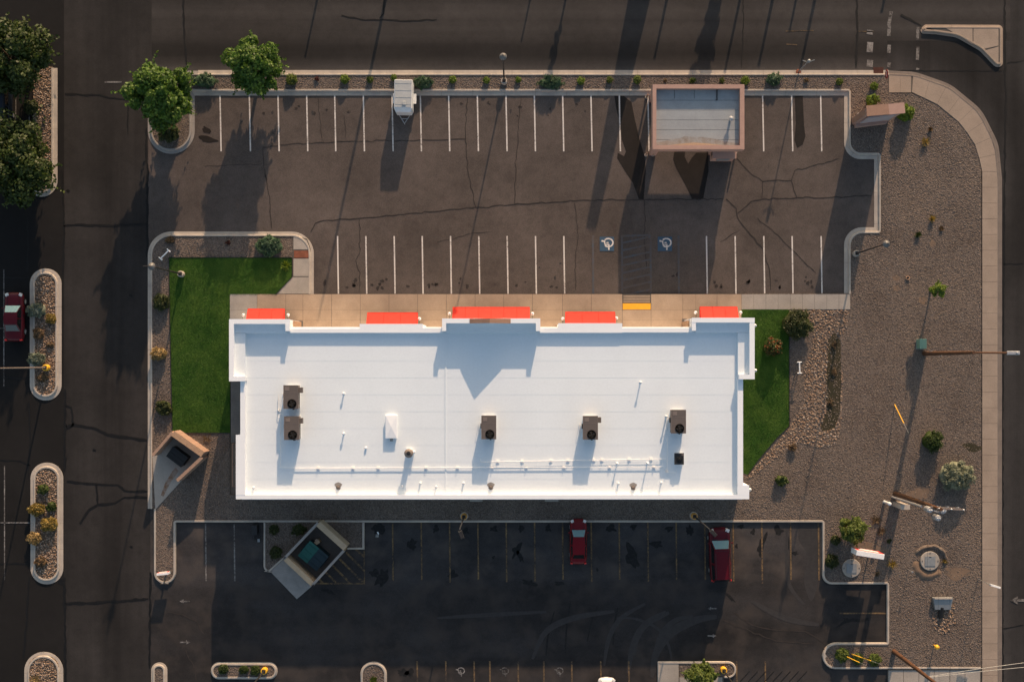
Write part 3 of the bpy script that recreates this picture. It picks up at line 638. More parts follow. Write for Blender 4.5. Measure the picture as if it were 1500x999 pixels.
def scatter(name, polys, dens, s0, s1, z, mat, base=(ICO, ICF), flat_=.6, avoid=()):
    bv, bf = base; P = []
    for poly in polys:
        a = np.array(poly); x0, y0 = a.min(0); x1, y1 = a.max(0)
        y0 = max(y0, -33.5); n = int((x1-x0)*(y1-y0)*dens)
        X = rng.uniform(x0, x1, n); Y = rng.uniform(y0, y1, n); k = inside(X, Y, poly)
        for q in avoid: k &= ~inside(X, Y, q)
        P.append(np.stack([X[k], Y[k]], 1))
    P = np.concatenate(P); n = len(P)
    s = s0*(s1/s0)**rng.random(n)**1.6; a = rng.uniform(0, 6.283, n)
    V = bv[None]*rng.uniform(.7, 1.25, (n, len(bv), 3))
    V *= np.stack([s, s*rng.uniform(.6, .95, n), s*flat_*rng.uniform(.7, 1.1, n)], 1)[:, None, :]
    c, q = np.cos(a)[:, None], np.sin(a)[:, None]
    X = V[:, :, 0]*c-V[:, :, 1]*q+P[:, None, 0]; Y = V[:, :, 0]*q+V[:, :, 1]*c+P[:, None, 1]
    Z = V[:, :, 2]+z+(s*flat_*.25)[:, None]
    VV = np.stack([X, Y, Z], 2).reshape(-1, 3); F = (bf[None]+(np.arange(n)*len(bv))[:, None, None]).reshape(-1, 3)
    o = np_mesh(name, VV, F, M[mat]); tag(o, kind='stuff'); return n
river_e = W([(1168, 455), (1243, 455), (1240, 480), (1228, 500), (1235, 560), (1232, 610), (1228, 640), (1222, 652), (1196, 655), (1168, 648), (1140, 668), (1104, 697), (1092, 704), (1098, 693), (1124, 663), (1142, 643), (1158, 622), (1178, 590), (1176, 545), (1190, 510), (1192, 490)])
drain_r = W(ragged(1383, 902, 18, 24, .2))
skipk = [W(ragged(1362, 822, 17, 16, 0)), gp['turf_e'], W([(1084, 430), (1250, 430), (1250, 456), (1084, 456)])]
n1 = scatter('loose_gravel', [gp['front'], gp['east'], gp['south'], gp['bin_bed'], gp['i4'], gp['i5'], gp['i6'], gp['i7']], 46, .03, .085, ZG, 'gravel_stone', (OCT, OCF), .6,
             [gp['turf_w'], gp['turf_e'], W([(337, 430), (1245, 430), (1245, 455), (1100, 455), (1100, 732), (337, 732)]), W([(404, 345), (456, 345), (456, 435), (404, 435)]), W([(222, 668), (252, 632), (302, 668), (228, 748)])])
n2 = scatter('river_stones', [gp['i0'], gp['i1'], gp['i2'], gp['i3']], 95, .045, .12, ZG-.02, 'river')
trench = W([(1212, 500), (1222, 486), (1231, 500), (1232, 560), (1230, 605), (1222, 628), (1204, 632), (1203, 622), (1211, 600), (1211, 560)])
n3 = scatter('river_stones', [river_e], 80, .045, .125, ZG, 'river', avoid=[trench])
n4 = scatter('river_stones', [drain_r], 50, .05, .14, ZG, 'river')
# short turf blades
def blades(name, polys, dens, hgt, mat, z):
    P = []
    for poly in polys:
        a = np.array(poly); x0, y0 = a.min(0); x1, y1 = a.max(0); n = int((x1-x0)*(y1-y0)*dens)
        X = rng.uniform(x0, x1, n); Y = rng.uniform(y0, y1, n); k = inside(X, Y, poly); P.append(np.stack([X[k], Y[k]], 1))
    P = np.concatenate(P); n = len(P); a = rng.uniform(0, 6.283, n); h = hgt*rng.uniform(.6, 1.3, n); wd = .02
    t = rng.normal(0, .03, (n, 2)); V = np.zeros((n, 3, 3))
    V[:, 0, :2] = P+np.stack([np.cos(a), np.sin(a)], 1)*wd; V[:, 1, :2] = P-np.stack([np.cos(a), np.sin(a)], 1)*wd; V[:, 2, :2] = P+t
    V[:, :2, 2] = z; V[:, 2, 2] = z+h
    np_mesh(name, V.reshape(-1, 3), np.arange(3*n).reshape(n, 3), M[mat]).__setitem__('kind', 'stuff')
blades('turf_blades', [gp['turf_w'], gp['turf_e']], 420, .045, 'blade', ZG+.03)
# a thin edging board round the two lawns
for pts in ([(337, 634), (253, 634), (249, 450), (248, 377.5), (428.5, 377.5), (428.5, 406), (404, 432)], [(1155.5, 454), (1156, 624), (1138, 641), (1112, 672), (1095, 695)]):
    p = W(pts); m = MB()
    for i in range(len(p)-1):
        dx, dy = p[i+1][0]-p[i][0], p[i+1][1]-p[i][1]
        m.box(((p[i][0]+p[i+1][0])/2, (p[i][1]+p[i+1][1])/2, ZG+.03), (math.hypot(dx, dy)-.05, .05, .10), math.atan2(dy, dx))
    tag(m.build('lawn_edging', M['dark']), kind='structure')

# paving slabs: every slab its own piece
def pave(name, slabs, base, zt=.12, gap=.012):
    par = tag(MB().prism(W(base), -.07, zt-.02).build(name, M['joint']), kind='structure')
    for (poly, mat) in slabs:
        p = W(poly); cx = sum(q[0] for q in p)/len(p); cy = sum(q[1] for q in p)/len(p)
        q = []
        for (x, y) in p:
            d = math.hypot(x-cx, y-cy); k = 1-gap*1.4/d; q.append((cx+(x-cx)*k, cy+(y-cy)*k))
        t = zt+random.uniform(-.002, .003)
        MB().prism(q, zt-.06, t).build('paving_slab', M[mat], par, bevel=0)
    return par
sl = []
xs = [337, 377, 419, 444, 486, 528, 570, 612, 654, 696, 738, 760, 790, 824, 866, 908, 912, 954, 1000, 1019, 1037, 1054, 1071, 1086]
xs = [337, 377, 419, 444, 486, 528, 570, 612, 654, 696, 738, 780, 824, 866, 911.5, 953.5, 1000, 1019, 1050, 1086]
for i in range(len(xs)-1):
    for (a, b) in ((431, 444), (444, 454), (454, 469), (469, 485)):
        if xs[i] == 911.5 and a < 454: continue
        m_ = 'walk_grey' if xs[i] < 377 else 'walk_tan'
        if a == 444 : continue
        if a == 431 and xs[i] != 911.5: b = 454
        sl.append(([(xs[i], a), (xs[i+1], a), (xs[i+1], b), (xs[i], b)], m_))
k = 0
x = 1086.0
while x < 1240:
    x2 = min(x+17.8, 1245); sl.append(([(x, 431), (x2, 431), (x2, 453.5), (x, 453.5)], 'walk_grey')); x = x2
for (p) in ([(430, 346), (450, 352), (454, 366), (430, 366)], [(430, 379), (454, 379), (454, 405), (430, 405)], [(429, 406), (454, 406), (454, 430.5), (405, 430.5)]):
    sl.append((p, 'walk_grey'))
walk = pave('front_walk', sl, [(337, 431), (404, 431), (429, 405), (429, 345.5), (450, 350), (455, 365), (455, 431), (1245, 431), (1245, 453.5), (1090, 453.5), (1090, 487), (337, 487)])
MB().prism(W([(431, 367.5), (452.5, 367.5), (452.5, 378), (431, 378)]), .05, .128).build('tactile_plate', M['tactile_red'], walk)
# ramp with grooves and yellow plate at the accessible aisle
MB().prism(W([(912, 444.5), (953, 444.5), (953, 453.5), (912, 453.5)]), .05, .124).build('tactile_plate', M['tactile'], walk)
MB().prism(W([(912, 432), (953, 432), (953, 443.7), (912, 443.7)]), .0, .085).build('ramp', M['slab_dark'], walk)
for kk in range(5):
    y = 433+kk*2.2; MB().prism(W([(913, y), (952, y), (952, y+1.1), (913, y+1.1)]), .06, .106).build('ramp_ridge', M['walk_tan'], walk)
# walks beside the street
sl = []; y = 252.0
while y < 1040:
    sl.append(([(1438, y), (1461.8, y), (1461.8, y+23), (1438, y+23)], 'sidewalk')); y += 23
inn = rounded([(1335, 136), (1372, 153, 40), (1408, 183, 40), (1430, 216, 40), (1438, 252)], 4); out = rounded([(1337, 110.6), (1390.5, 129.6, 60), (1432.6, 164, 60), (1456, 212, 60), (1461.8, 252)], 6)
def along(p, t):
    d = [0]
    for i in range(1, len(p)): d.append(d[-1]+math.dist(p[i], p[i-1]))
    s_ = t*d[-1]
    for i in range(1, len(p)):
        if s_ <= d[i]+1e-6:
            u = (s_-d[i-1])/(d[i]-d[i-1]); return (p[i-1][0]+(p[i][0]-p[i-1][0])*u, p[i-1][1]+(p[i][1]-p[i-1][1])*u)
    return p[-1]
N_ = 8
for i in range(N_):
    sl.append(([along(inn, i/N_), along(out, i/N_), along(out, (i+1)/N_), along(inn, (i+1)/N_)], 'sidewalk'))
for (a, b) in ((1301.5, 1318), (1318, 1334)):
    sl.append(([(a, 110.5), (b, 111.5), (b, 136.5), (a, 136.5)], 'sidewalk'))
pave('sidewalk', sl, [(1301, 110), (1336, 112)]+[along(out, t/12) for t in range(1, 13)]+[(1462, 1040), (1437.6, 1040)]+[along(inn, 1-t/12) for t in range(13)]+[(1301, 137)], .125)
# concrete of the turn island, drive apron, bottom pads
pave('turn_island', [([(1385, 42.5), (1424, 42.5), (1424, 66), (1405, 54)], 'sidewalk'), ([(1425, 42.5), (1462, 42.5), (1462, 68), (1440, 73), (1425, 66)], 'sidewalk'), ([(1462, 69), (1462, 93), (1459, 93), (1442, 75)], 'sidewalk')],
     [(1358, 41), (1463, 41), (1463, 94), (1458, 93), (1437, 71), (1402, 51), (1370, 45)], .13)
pave('drive_apron', [([(1301+i*22.5, 981), (1323+i*22.5, 981), (1323+i*22.5, 1030), (1301+i*22.5, 1030)], 'walk_grey') for i in range(6)], [(1300, 980.5), (1437, 980.5), (1437, 1035), (1300, 1035)], .05)
pave('concrete_pad', [([(965, 970), (994, 970), (994, 1000), (965, 1000)], 'walk_grey'), ([(965, 1000), (994, 1000), (994, 1040), (965, 1040)], 'walk_grey'), ([(995, 991), (1058, 991), (1058, 1040), (995, 1040)], 'walk_grey')], [(964.5, 969.5), (994.5, 969.5), (994.5, 990.5), (1060, 990.5), (1060, 1045), (964.5, 1045)], .12)
MB().prism(W([(1279.5, 99), (1294, 99), (1294, 108), (1279.5, 108)]), -.03, .004).build('gutter_grate', M['stop_red_dark'], street)

# ------------------------------------------------------------------ the white commercial building
def R(x0, y0, x1, y1, z):
    a, b = G2(x0, y1, z), G2(x1, y0, z); return [(a[0], a[1]), (b[0], a[1]), (b[0], b[1]), (a[0], b[1])]
def off(m, o):
    l = o.location; m.v = [(p[0]-l.x, p[1]-l.y, p[2]-l.z) for p in m.v]; return m
def bw(m, name, mat, parent, **k): return off(m, parent).build(name, M[mat], parent, **k)
bld = thing('commercial_building', 'long white flat-roofed shop building with five red awnings in the middle of the lot', 'building', (*G2(717, 600, 4), 0))
ZR = 4.2
caps = 0
def parapet(x0, y0, x1, y1, z, front=False):
    global caps
    p = R(x0, y0, x1, y1, z)
    w_ = bw(MB().prism(p, 0, z-.05), 'wall', 'cap', bld)
    e = .03; q = [(p[0][0]-e, p[0][1]-e), (p[1][0]+e, p[1][1]-e), (p[2][0]+e, p[2][1]+e), (p[3][0]-e, p[3][1]+e)]
    caps += 1; dz = .003*(caps % 5)
    c = MB().prism(q, z-.052+dz, z+dz); off(c, bld); c.build('parapet_cap', M['cap'], w_)
    return w_
for r in ((336, 468, 424, 474, 5.05), (336, 474.3, 342, 551.7, 5.05), (336, 552, 358.5, 558, 5.05), (418.5, 474.3, 424, 484.5, 5.05),
          (424.3, 482, 527, 487, 4.55), (527.3, 475, 619, 487, 4.55), (619.3, 481, 647.7, 487, 4.55), (791.3, 481, 818, 487, 4.55), (818.3, 474, 911, 487, 4.55), (911.3, 481, 1013.7, 486.5, 4.55),
          (648, 467, 791, 473, 5.4), (648, 473.3, 653, 484.5, 5.4), (785.5, 473.3, 791, 484.5, 5.4),
          (1014, 466, 1105, 472, 5.05), (1014, 472.3, 1019, 484, 5.05), (1098.5, 472.3, 1105, 548.7, 5.05), (1083, 549, 1105, 555, 5.05),
          (352.5, 558.3, 358.5, 637, 4.75), (346, 637.3, 358.5, 724.7, 4.75), (346, 725, 1097, 730.5, 4.75), (1081, 711, 1097, 724.7, 4.75), (1081, 555.3, 1088, 710.7, 4.75)):
    parapet(*r)
for r in ((342.3, 474.3, 418.2, 488, 4.55), (342.3, 488.3, 359, 551.7, 4.55), (653.3, 473.3, 785.2, 487.5, 4.55), (1019.3, 472.3, 1098.2, 487, 4.55), (1081, 487.3, 1098.2, 548.7, 4.55)):
    bw(MB().prism(R(*r), .2, r[4]-.01), 'parapet_ledge', 'roof', bld)
y = 479.0; k = 0
while y < 730:
    y2 = min(y+24.7, 731); a, b = R(354, y, 1087, y2, ZR)[0], R(354, y, 1087, y2, ZR)[2]
    m = MB(); m.add([(a[0], a[1]-.03, ZR-.2), (b[0], a[1]-.03, ZR-.2), (b[0], b[1], ZR-.2), (a[0], b[1], ZR-.2), (a[0], a[1]-.03, ZR+.003), (b[0], a[1]-.03, ZR+.003), (b[0], b[1], ZR-.002), (a[0], b[1], ZR-.002)],
                    [(3, 2, 1, 0), (4, 5, 6, 7), (0, 1, 5, 4), (1, 2, 6, 5), (2, 3, 7, 6), (3, 0, 4, 7)])
    bw(m, 'roof_sheet', 'roof', bld); y = y2
bw(MB().prism(R(652, 487, 654.2, 724.5, ZR+.04), ZR-.1, ZR+.045), 'expansion_joint', 'roof', bld)
# gable over the middle entrance
a, b, c = G2(688, 467.4, 5.4), G2(748, 467.4, 5.4), G2(717.5, 467.4, 5.4); d = .37
m = MB().add([(a[0], a[1], 5.38), (b[0], a[1], 5.38), (c[0], a[1], 6.14), (a[0], a[1]-d, 5.38), (b[0], a[1]-d, 5.38), (c[0], a[1]-d, 6.14)], [(0, 1, 2), (5, 4, 3), (0, 3, 4, 1)])
gab = bw(m, 'gable', 'cap', bld)
for (p, q, mt) in ((a, c, 'terra'), (b, c, 'terra')):
    z0, z1 = 5.40, 6.16; y0, y1 = a[1]+.03, a[1]-d-.03
    pts = [(p[0], y0, z0), (q[0], y0, z1), (q[0], y1, z1), (p[0], y1, z0)]
    mm = MB().add([(x_, y_, z_) for x_, y_, z_ in pts]+[(x_, y_, z_+.05) for x_, y_, z_ in pts], [(0, 1, 2, 3), (7, 6, 5, 4), (0, 4, 5, 1), (1, 5, 6, 2), (2, 6, 7, 3), (3, 7, 4, 0)])
    off(mm, bld); mm.build('coping', M[mt], gab)
# awnings, wall lamps, corner pillars
for (x0, x1, yf, yb) in ((363, 417, 452.5, 469), (538, 612, 458, 476), (663, 776, 450, 468), (828, 901, 457, 475), (1025, 1080, 449.5, 467)):
    (xa, yo, _), (xb, _, _) = G(x0, yf, 2.6), G(x1, yf, 2.6); yw = G(x0, yb, 4.8)[1]
    prof = [(yo, 2.40), (yo, 2.62)]+[(yo+(yw-yo)*math.sin(u), 3.5-.88*(1-u/1.5708)**1.5) for u in np.linspace(.18, 1.5708, 6)]+[(yw, 2.40)]
    n_p = len(prof); V = [(xx, p[0], p[1]) for xx in (xa, xb) for p in prof]
    aw = bw(MB().add(V, [(i, n_p+i, n_p+i+1, i+1) for i in range(n_p-1)]+[tuple(range(n_p)), tuple(range(2*n_p-1, n_p-1, -1))]), 'awning', 'red', bld)
    fr = MB(); n_ = max(3, int((xb-xa)/1.2))
    for i in range(n_+1):
        x = xa+.02+(xb-xa-.04)*i/n_; fr.path([(x, p[0]-.005, p[1]+.006) for p in prof[1:-1]], .022, 4)
    fr.tube((xa, yo+.01, 2.66), (xb, yo+.01, 2.66), .014, n=5)
    off(fr, bld); fr.build('awning_rib', M['red_seam'], aw)
def wall_lamp(px, py, z=2.9, dy=-.45, dx=0):
    x, y, _ = G(px, py, z); m = MB(); m.lathe((x, y, z), [(.03, .16), (.06, .15), (.15, .02), (.16, -.02), (.10, -.03)], 14)
    o = bw(m, 'wall_lamp', 'white', bld, smooth=False)
    a = MB().path([(x, y, z+.2), (x, y, z+.38), (x+dx*.4, y+dy*.4, z+.45), (x+dx, y+dy, z+.3)], .018); off(a, bld); a.build('lamp_arm', M['dark'], o)
for (x, y) in ((356.5, 461.5), (422, 461.5), (614.5, 467), (658.5, 459.5), (780, 459.5), (824.5, 467), (903, 466), (1019, 458), (1085, 458)): wall_lamp(x, y)
wall_lamp(1106, 477, 2.9, 0, -.3); wall_lamp(1106.5, 542.5, 2.9, 0, -.3); wall_lamp(1098.5, 717, 2.9, 0, -.3)
for (x0, x1, mt) in ((424.5, 432, 'tan_brick'), (1006.5, 1013.5, 'tan_brick')):
    bw(MB().prism(R(x0, 470, x1, 481, 3.4), 0, 3.4), 'pillar', mt, bld)
for (x0, y0, x1, y1) in ((433, 470, 444, 481), (999, 467, 1006, 481)): bw(MB().prism(R(x0, y0, x1, y1, .12), .05, .15), 'door_mat', 'slab_dark', bld)
for (x0, x1) in ((688, 707), (798, 818)): bw(MB().prism(R(x0, 718, x1, 734.5, .1), 0, .16), 'door_step', 'walk_grey', bld)
for (x0, x1) in ((690, 705), (800, 815)):
    p = R(x0, 0, x1, 1, 0); yS = R(346, 725, 1097, 730.5, 4.75)[0][1]
    bw(MB().box(((p[0][0]+p[1][0])/2, yS-.02, 1.25), (p[1][0]-p[0][0], .08, 2.2)), 'door', 'hvac', bld)
bw(MB().prism(R(338, 559, 353, 648, .1), .0, .12), 'side_step', 'slab_dark', bld)
m = MB(); q = G(340.5, 650, .9)
for dx in (0, .35): m.tube((q[0]+dx, q[1], .9), (q[0]+dx, q[1]-4.1, .9), .045)
for dy in (0, -2, -4.1):
    for dx in (0, .35): m.tube((q[0]+dx, q[1]+dy, 0), (q[0]+dx, q[1]+dy, .9), .04)
bw(m, 'handrail', 'terra', bld)
# front wall: glazed shop fronts under the awnings
yF = {}
for (x0, x1, yy, zz) in ((360, 420, 468, 5.05), (535, 614, 475, 4.55), (660, 779, 467, 5.4), (826, 903, 474, 4.55), (1022, 1083, 466, 5.05)):
    p = R(x0, yy, x1, yy+1, zz); n_ = max(2, int((p[1][0]-p[0][0])/1.3)); y0 = p[2][1]
    for i in range(n_):
        xa = p[0][0]+(p[1][0]-p[0][0])*i/n_; xb = p[0][0]+(p[1][0]-p[0][0])*(i+1)/n_
        f = bw(MB().box(((xa+xb)/2, y0+.02, 1.35), (xb-xa-.01, .06, 2.3)), 'window', 'dark', bld)
        g = MB().box(((xa+xb)/2, y0+.056, 1.35), (xb-xa-.12, .02, 2.18)); off(g, bld); g.build('pane', M['glass'], f)
# roof pipes, vents and drains are fixed to the roof
def vent(px, py, h=.5, r=.055, cap=True):
    x, y, _ = G(px, py, ZR+h); m = MB().lathe((x, y, ZR-.02), [(r*2.2, 0), (r*2.2, .04), (r, .08), (r, h)]+([(r*1.9, h), (r*1.9, h+.10), (r*.8, h+.14)] if cap else []), 10)
    bw(m, 'vent_pipe', 'white', bld)
for (x, y, h) in ((503, 576.5, .30), (503, 635, .33), (536, 656, .08), (939, 560, .55), (615.5, 707.5, .2), (638.5, 713, .25), (679, 707.5, .2), (906, 708, .2), (969, 707, .25), (371, 714, .15), (589, 712, .1), (949.5, 679, .70), (904.5, 679, .5), (606, 662, .5), (977, 610, .6)):
    vent(x, y, h)
for (x, y) in ((495.5, 714), (719, 714), (927.5, 714.5)):
    q = G(x, y, ZR); m = MB().lathe((q[0], q[1], ZR), [(.22, .012), (.2, .016), (.17, .10), (.12, .20), (.03, .24)], 14)
    bw(m, 'roof_drain', 'hvac', bld); bw(MB().sheet([(q[0]+.42*math.cos(k_)*(.7+.3*math.sin(3*k_)), q[1]+.15+.35*math.sin(k_), ZR+.009)[:2] for k_ in np.linspace(0, 6, 13)], ZR+.010), 'drain_stain', 'block_grey', bld)

# ------------------------------------------------------------------ things standing on the roof
def hvac(px, py, label, hood=None, small=False):
    h = 1.22; x, y, _ = G(px, py, ZR+h); u = thing('rooftop_air_conditioner', label, 'air conditioner', (x, y, ZR), 0, 'brown rooftop air conditioners')
    MB().box((0, 0, .14), (1.2, 1.95, .26)).build('curb', M['white'], u)
    MB().box((0, 0, .72), (1.32, 2.12, .9)).build('cabinet', M['hvac_side'], u, bevel=.015)
    MB().box((0, 0, 1.195), (1.37, 2.17, .05)).build('top_panel', M['hvac'], u)
    for i in range(5): MB().box((.667, -.55+.24*i, .7), (.012, .2, .7)).build('louvre_panel', M['hvac'], u)
    f = MB().lathe((.10, -.62, 1.2), [(.42, .02), (.42, .05), (.39, .05), (.38, .028)], 22).build('fan_ring', M['black'], u)
    MB().lathe((.10, -.62, 1.222), [(.385, 0), (.385, .006)], 22).build('fan_well', M['black'], u)
    bl = MB()
    for k in range(4):
        a = k*math.pi/2+.4
        bl.add([(.10+.05*math.cos(a), -.62+.05*math.sin(a), 1.236), (.10+.3*math.cos(a-.3), -.62+.3*math.sin(a-.3), 1.232), (.10+.3*math.cos(a+.3), -.62+.3*math.sin(a+.3), 1.246)], [(0, 1, 2)])
    bl.lathe((.10, -.62, 1.23), [(.06, 0), (.06, .025)], 10); bl.build('fan_blade', M['dark'], u)
    g = MB()
    for r in (.1, .18, .26): 
        g.path([(.10+r*math.cos(t), -.62+r*math.sin(t), 1.252) for t in np.linspace(0, 6.28, 17)], .005, 4)
    for k in range(4):
        a = k*math.pi/4; g.tube((.10-.34*math.cos(a), -.62-.34*math.sin(a), 1.252), (.10+.34*math.cos(a), -.62+.34*math.sin(a), 1.252), .006, n=4)
    g.build('fan_guard', M['dark'], u)
    for yy in (-.28, .42): MB().box((0, yy, 1.222), (1.36, .02, .008)).build('panel_seam', M['hvac_side'], u)
    MB().box((-.35, .75, 1.225), (.4, .35, .02)).build('access_lid', M['hvac_side'], u)
    for sx in (-.67, .67): MB().box((sx, 0, 1.222), (.03, 2.15, .012)).build('edge_trim', M['hvac_side'], u)
    MB().path([(.45, -1.1, .4), (.45, -1.3, .4), (.45, -1.3, .05)], .03).build('drain_pipe', M['white'], u)
    if hood:
        hx, hy = hood; MB().box((hx, hy, .82), (.34, .5, .5)).build('intake_hood', M['hvac'], u, bevel=.01)
    MB().path([(-.7, .3, .5), (-.95, .3, .5), (-.95, .3, .05), (-.95, -.9, .05)], .022).build('conduit', M['white'], u)
    MB().box((.15, -1.12, .6), (.16, .12, .4)).build('disconnect_box', M['dark'], u)
    MB().box((-.72, .1, .6), (.12, .45, .5)).build('service_panel', M['hvac'], u)
    return u
hvac(426, 581.5, 'brown air conditioner at the west end of the white roof, upper of the pair', (.85, .62))
hvac(427, 627, 'brown air conditioner at the west end of the white roof, lower of the pair', (.80, .66))
hvac(716, 626, 'brown air conditioner without side hood, just below the pointed shadow on the roof')
hvac(865, 626.5, 'brown air conditioner with a small side hood, second from the east end of the roof', (.82, .70))
hvac(994, 617.5, 'brown air conditioner above the small square fan at the east end of the roof')
x, y, _ = G(995, 672, ZR+.5); t = thing('exhaust_fan', 'small dark square exhaust fan near the south-east roof corner', 'exhaust fan', (x, y, ZR))
MB().box((0, 0, .2), (.8, .95, .4)).build('curb', M['white'], t); MB().box((0, 0, .48), (.9, 1.08, .16), taper=.9).build('housing', M['dark'], t)
MB().lathe((0, -.05, .55), [(.30, 0), (.28, .05), (.12, .08), (.1, .16), (.02, .17)], 16).build('motor_cap', M['black'], t)
MB().box((.3, .38, .57), (.2, .2, .06)).build('switch_box', M['hvac'], t)
x, y, _ = G(573, 625, ZR+.4); t = thing('roof_hatch', 'white box-shaped roof hatch between two lone vent pipes and the round fan', 'roof hatch', (x, y, ZR))
MB().box((0, 0, .16), (.98, 2.05, .32)).build('curb', M['cap'], t)
MB().add([(-.55, -1.08, .32), (.55, -1.08, .32), (.55, 1.08, .32), (-.55, 1.08, .32), (-.52, -1.05, .38), (.52, -1.05, .38), (.52, 1.05, .38), (-.52, 1.05, .38), (0, .0, .46)], [(0, 1, 5, 4), (1, 2, 6, 5), (2, 3, 7, 6), (3, 0, 4, 7), (4, 5, 8), (5, 6, 8), (6, 7, 8), (7, 4, 8), (3, 2, 1, 0)]).build('lid', M['cap'], t)
MB().box((0, -1.22, .15), (.25, .25, .3)).build('flue_box', M['grey'], t)
x, y, _ = G(598.5, 664, ZR+1.2); t = thing('mushroom_fan', 'dark round mushroom fan beside the white roof hatch', 'exhaust fan', (x, y, ZR))
MB().box((0, 0, .2), (.55, .55, .4)).build('curb', M['white'], t); MB().lathe((0, 0, .4), [(.26, 0), (.26, .55), (.40, .58), (.42, .68), (.34, .8), (.15, .9), (.03, .92)], 20).build('cowl', M['hvac_side'], t, smooth=True)
MB().lathe((0, .02, 1.3), [(.2, 0), (.18, .06), (.03, .09)], 12).build('motor_cap', M['dark'], t)
def roof_pipe(name, label, pts, z, sup, r=.032):
    q = G(pts[0][0], pts[0][1], ZR+z); t = thing(name, label, 'gas pipe', (q[0], q[1], ZR), 0, 'gas pipes on the roof')
    P = [G(a, b, ZR+z) for a, b in pts]
    bw(MB().path([(p[0], p[1], ZR+z) for p in P], r, 8), 'pipe', 'white', t)
    for (sx, sy) in sup:
        s = G(sx, sy, ZR+z); bw(MB().tube((s[0], s[1], ZR), (s[0], s[1], ZR+z+.12), .035, n=6).box((s[0], s[1], ZR+.03), (.28, .28, .06)), 'support', 'white', t)
roof_pipe('gas_pipe', 'long white gas pipe along the south side of the white roof', [(411, 606), (411, 684.5), (440, 685.5), (972, 683.5)], .13, [(x, 685.5-(x-440)*.003) for x in (466, 517, 554, 624, 670, 721, 771, 826, 893, 958)])
roof_pipe('gas_pipe', 'shorter upper white gas pipe above the long pipe on the white roof', [(703, 672), (705, 676.5), (975, 672)], .17, [(x, 676.5-(x-705)*.016) for x in (729, 765, 807, 832, 870, 882, 922, 954)])
roof_pipe('gas_pipe', 'bent white gas pipe below the small square exhaust fan', [(978, 640), (977, 692), (991, 692.5), (991, 688)], .15, [(977, 690)], .025)
roof_pipe('gas_pipe', 'small white pipe loop west of the brown air conditioner pair', [(408, 578), (407, 610), (410, 612)], .15, [(408, 601)], .025)

# ------------------------------------------------------------------ drive-up canopy in the front lot
def canopy():
    zt = 3.85; c = G2(1022, 171, zt); t = thing('drive_up_canopy', 'pink framed flat canopy with grey deck over two front parking stalls', 'canopy', (*c, 0))
    o = R(956, 124, 1090.5, 219, zt); ins = R(961.5, 130, 1084, 213, zt)
    rim = MB()
    for (p, q, r, s) in ((o[3], o[2], ins[2], ins[3]), (o[1], o[2], ins[2], ins[1]), (o[0], o[1], ins[1], ins[0]), (o[0], o[3], ins[3], ins[0])):
        bw(MB().prism([p, q, r, s], zt-1.15, zt), 'fascia', 'pink', t)
    zd = zt-.52
    x0, y0 = ins[0]; x1, y1 = ins[2]; hgt = (y1-y0); ys = [y0, y0+hgt*.115, y0+hgt*.29, y0+hgt*.465, y0+hgt*.64, y0+hgt*.815, y1]
    for i in range(6):
        bw(MB().box(((x0+x1)/2, (ys[i]+ys[i+1])/2, zd-.05), (x1-x0, ys[i+1]-ys[i]-.03, .1)), 'deck_panel', 'canopy', t)
    bw(MB().box(((x0+x1)/2, (y0+y1)/2, zd-.14), (x1-x0-.01, y1-y0-.01, .05)), 'deck_seam', 'dark', t)
    # rust run along the south edge
    n_ = 14; up = [(x0+(x1-x0)*i/n_, y0+.25+.75*math.exp(-((i-6.5)/4.5)**2)*random.uniform(.8, 1.15)) for i in range(n_+1)]
    bw(MB().sheet([(x0, y0+.02), (x1, y0+.02)]+up[::-1], zd+.004), 'rust_stain', 'rust', t)
    bw(MB().prism([(x0+.5, y0+.01), (x1-.6, y0+.01), (x0+(x1-x0)*.46, y0+.33)], zd, zd+.10), 'cricket', 'walk_tan', t)
    p = G(1050, 133, zd); bw(MB().path([(p[0], y1, zd+.1), (p[0], p[1]-.6, zd+.06), (p[0]+.02, p[1]-.9, zd+.06), (p[0]-.1, p[1]-.9, zd+.06)], .05), 'conduit', 'dark', t)
    for xx in (988, 1017): p = G(xx, 131, zd); bw(MB().box((p[0], p[1]-.45, zd+.004), (.03, .85, .012)), 'deck_joint', 'dark', t)
    v = G(1071, 174, zd+.5); bw(MB().lathe((v[0], v[1], zd), [(.1, 0), (.1, .42), (.22, .44), (.24, .52), (.17, .62), (.05, .66)], 16), 'vent_cowl', 'galv', t)
    cc = [(x0+.35, y0-.1), (x0+.35, y1-.3), (x1-.35, y0-.1), (x1-.35, y1-.3), ((x0+x1)/2+.4, y0-.1)]
    cc = [(o[0][0]+.45, o[0][1]+.4), (o[0][0]+.45, o[2][1]-.5), (o[1][0]-.45, o[2][1]-.5), (o[1][0]-2.4, o[0][1]+.5)]
    for (x, y) in cc: bw(MB().box((x, y, 1.35), (.6, .6, 2.75)), 'column', 'pink', t)
    return t
canopy()
q = G2(1061, 220, 1.9); t = thing('teller_kiosk', 'pink drive-up kiosk standing under the south edge of the canopy', 'kiosk', (*q, 0))
MB().box((0, 0, .95), (2.1, 1.5, 1.9)).build('body', M['pink'], t); MB().box((0, 0, 1.95), (2.25, 1.65, .12)).build('top', M['pink'], t)
MB().box((-1.06, 0, 1.15), (.04, .8, .7)).build('screen_panel', M['dark'], t)
MB().box((0, -.8, 1.2), (1.2, .08, .9)).build('service_door', M['grey'], t)
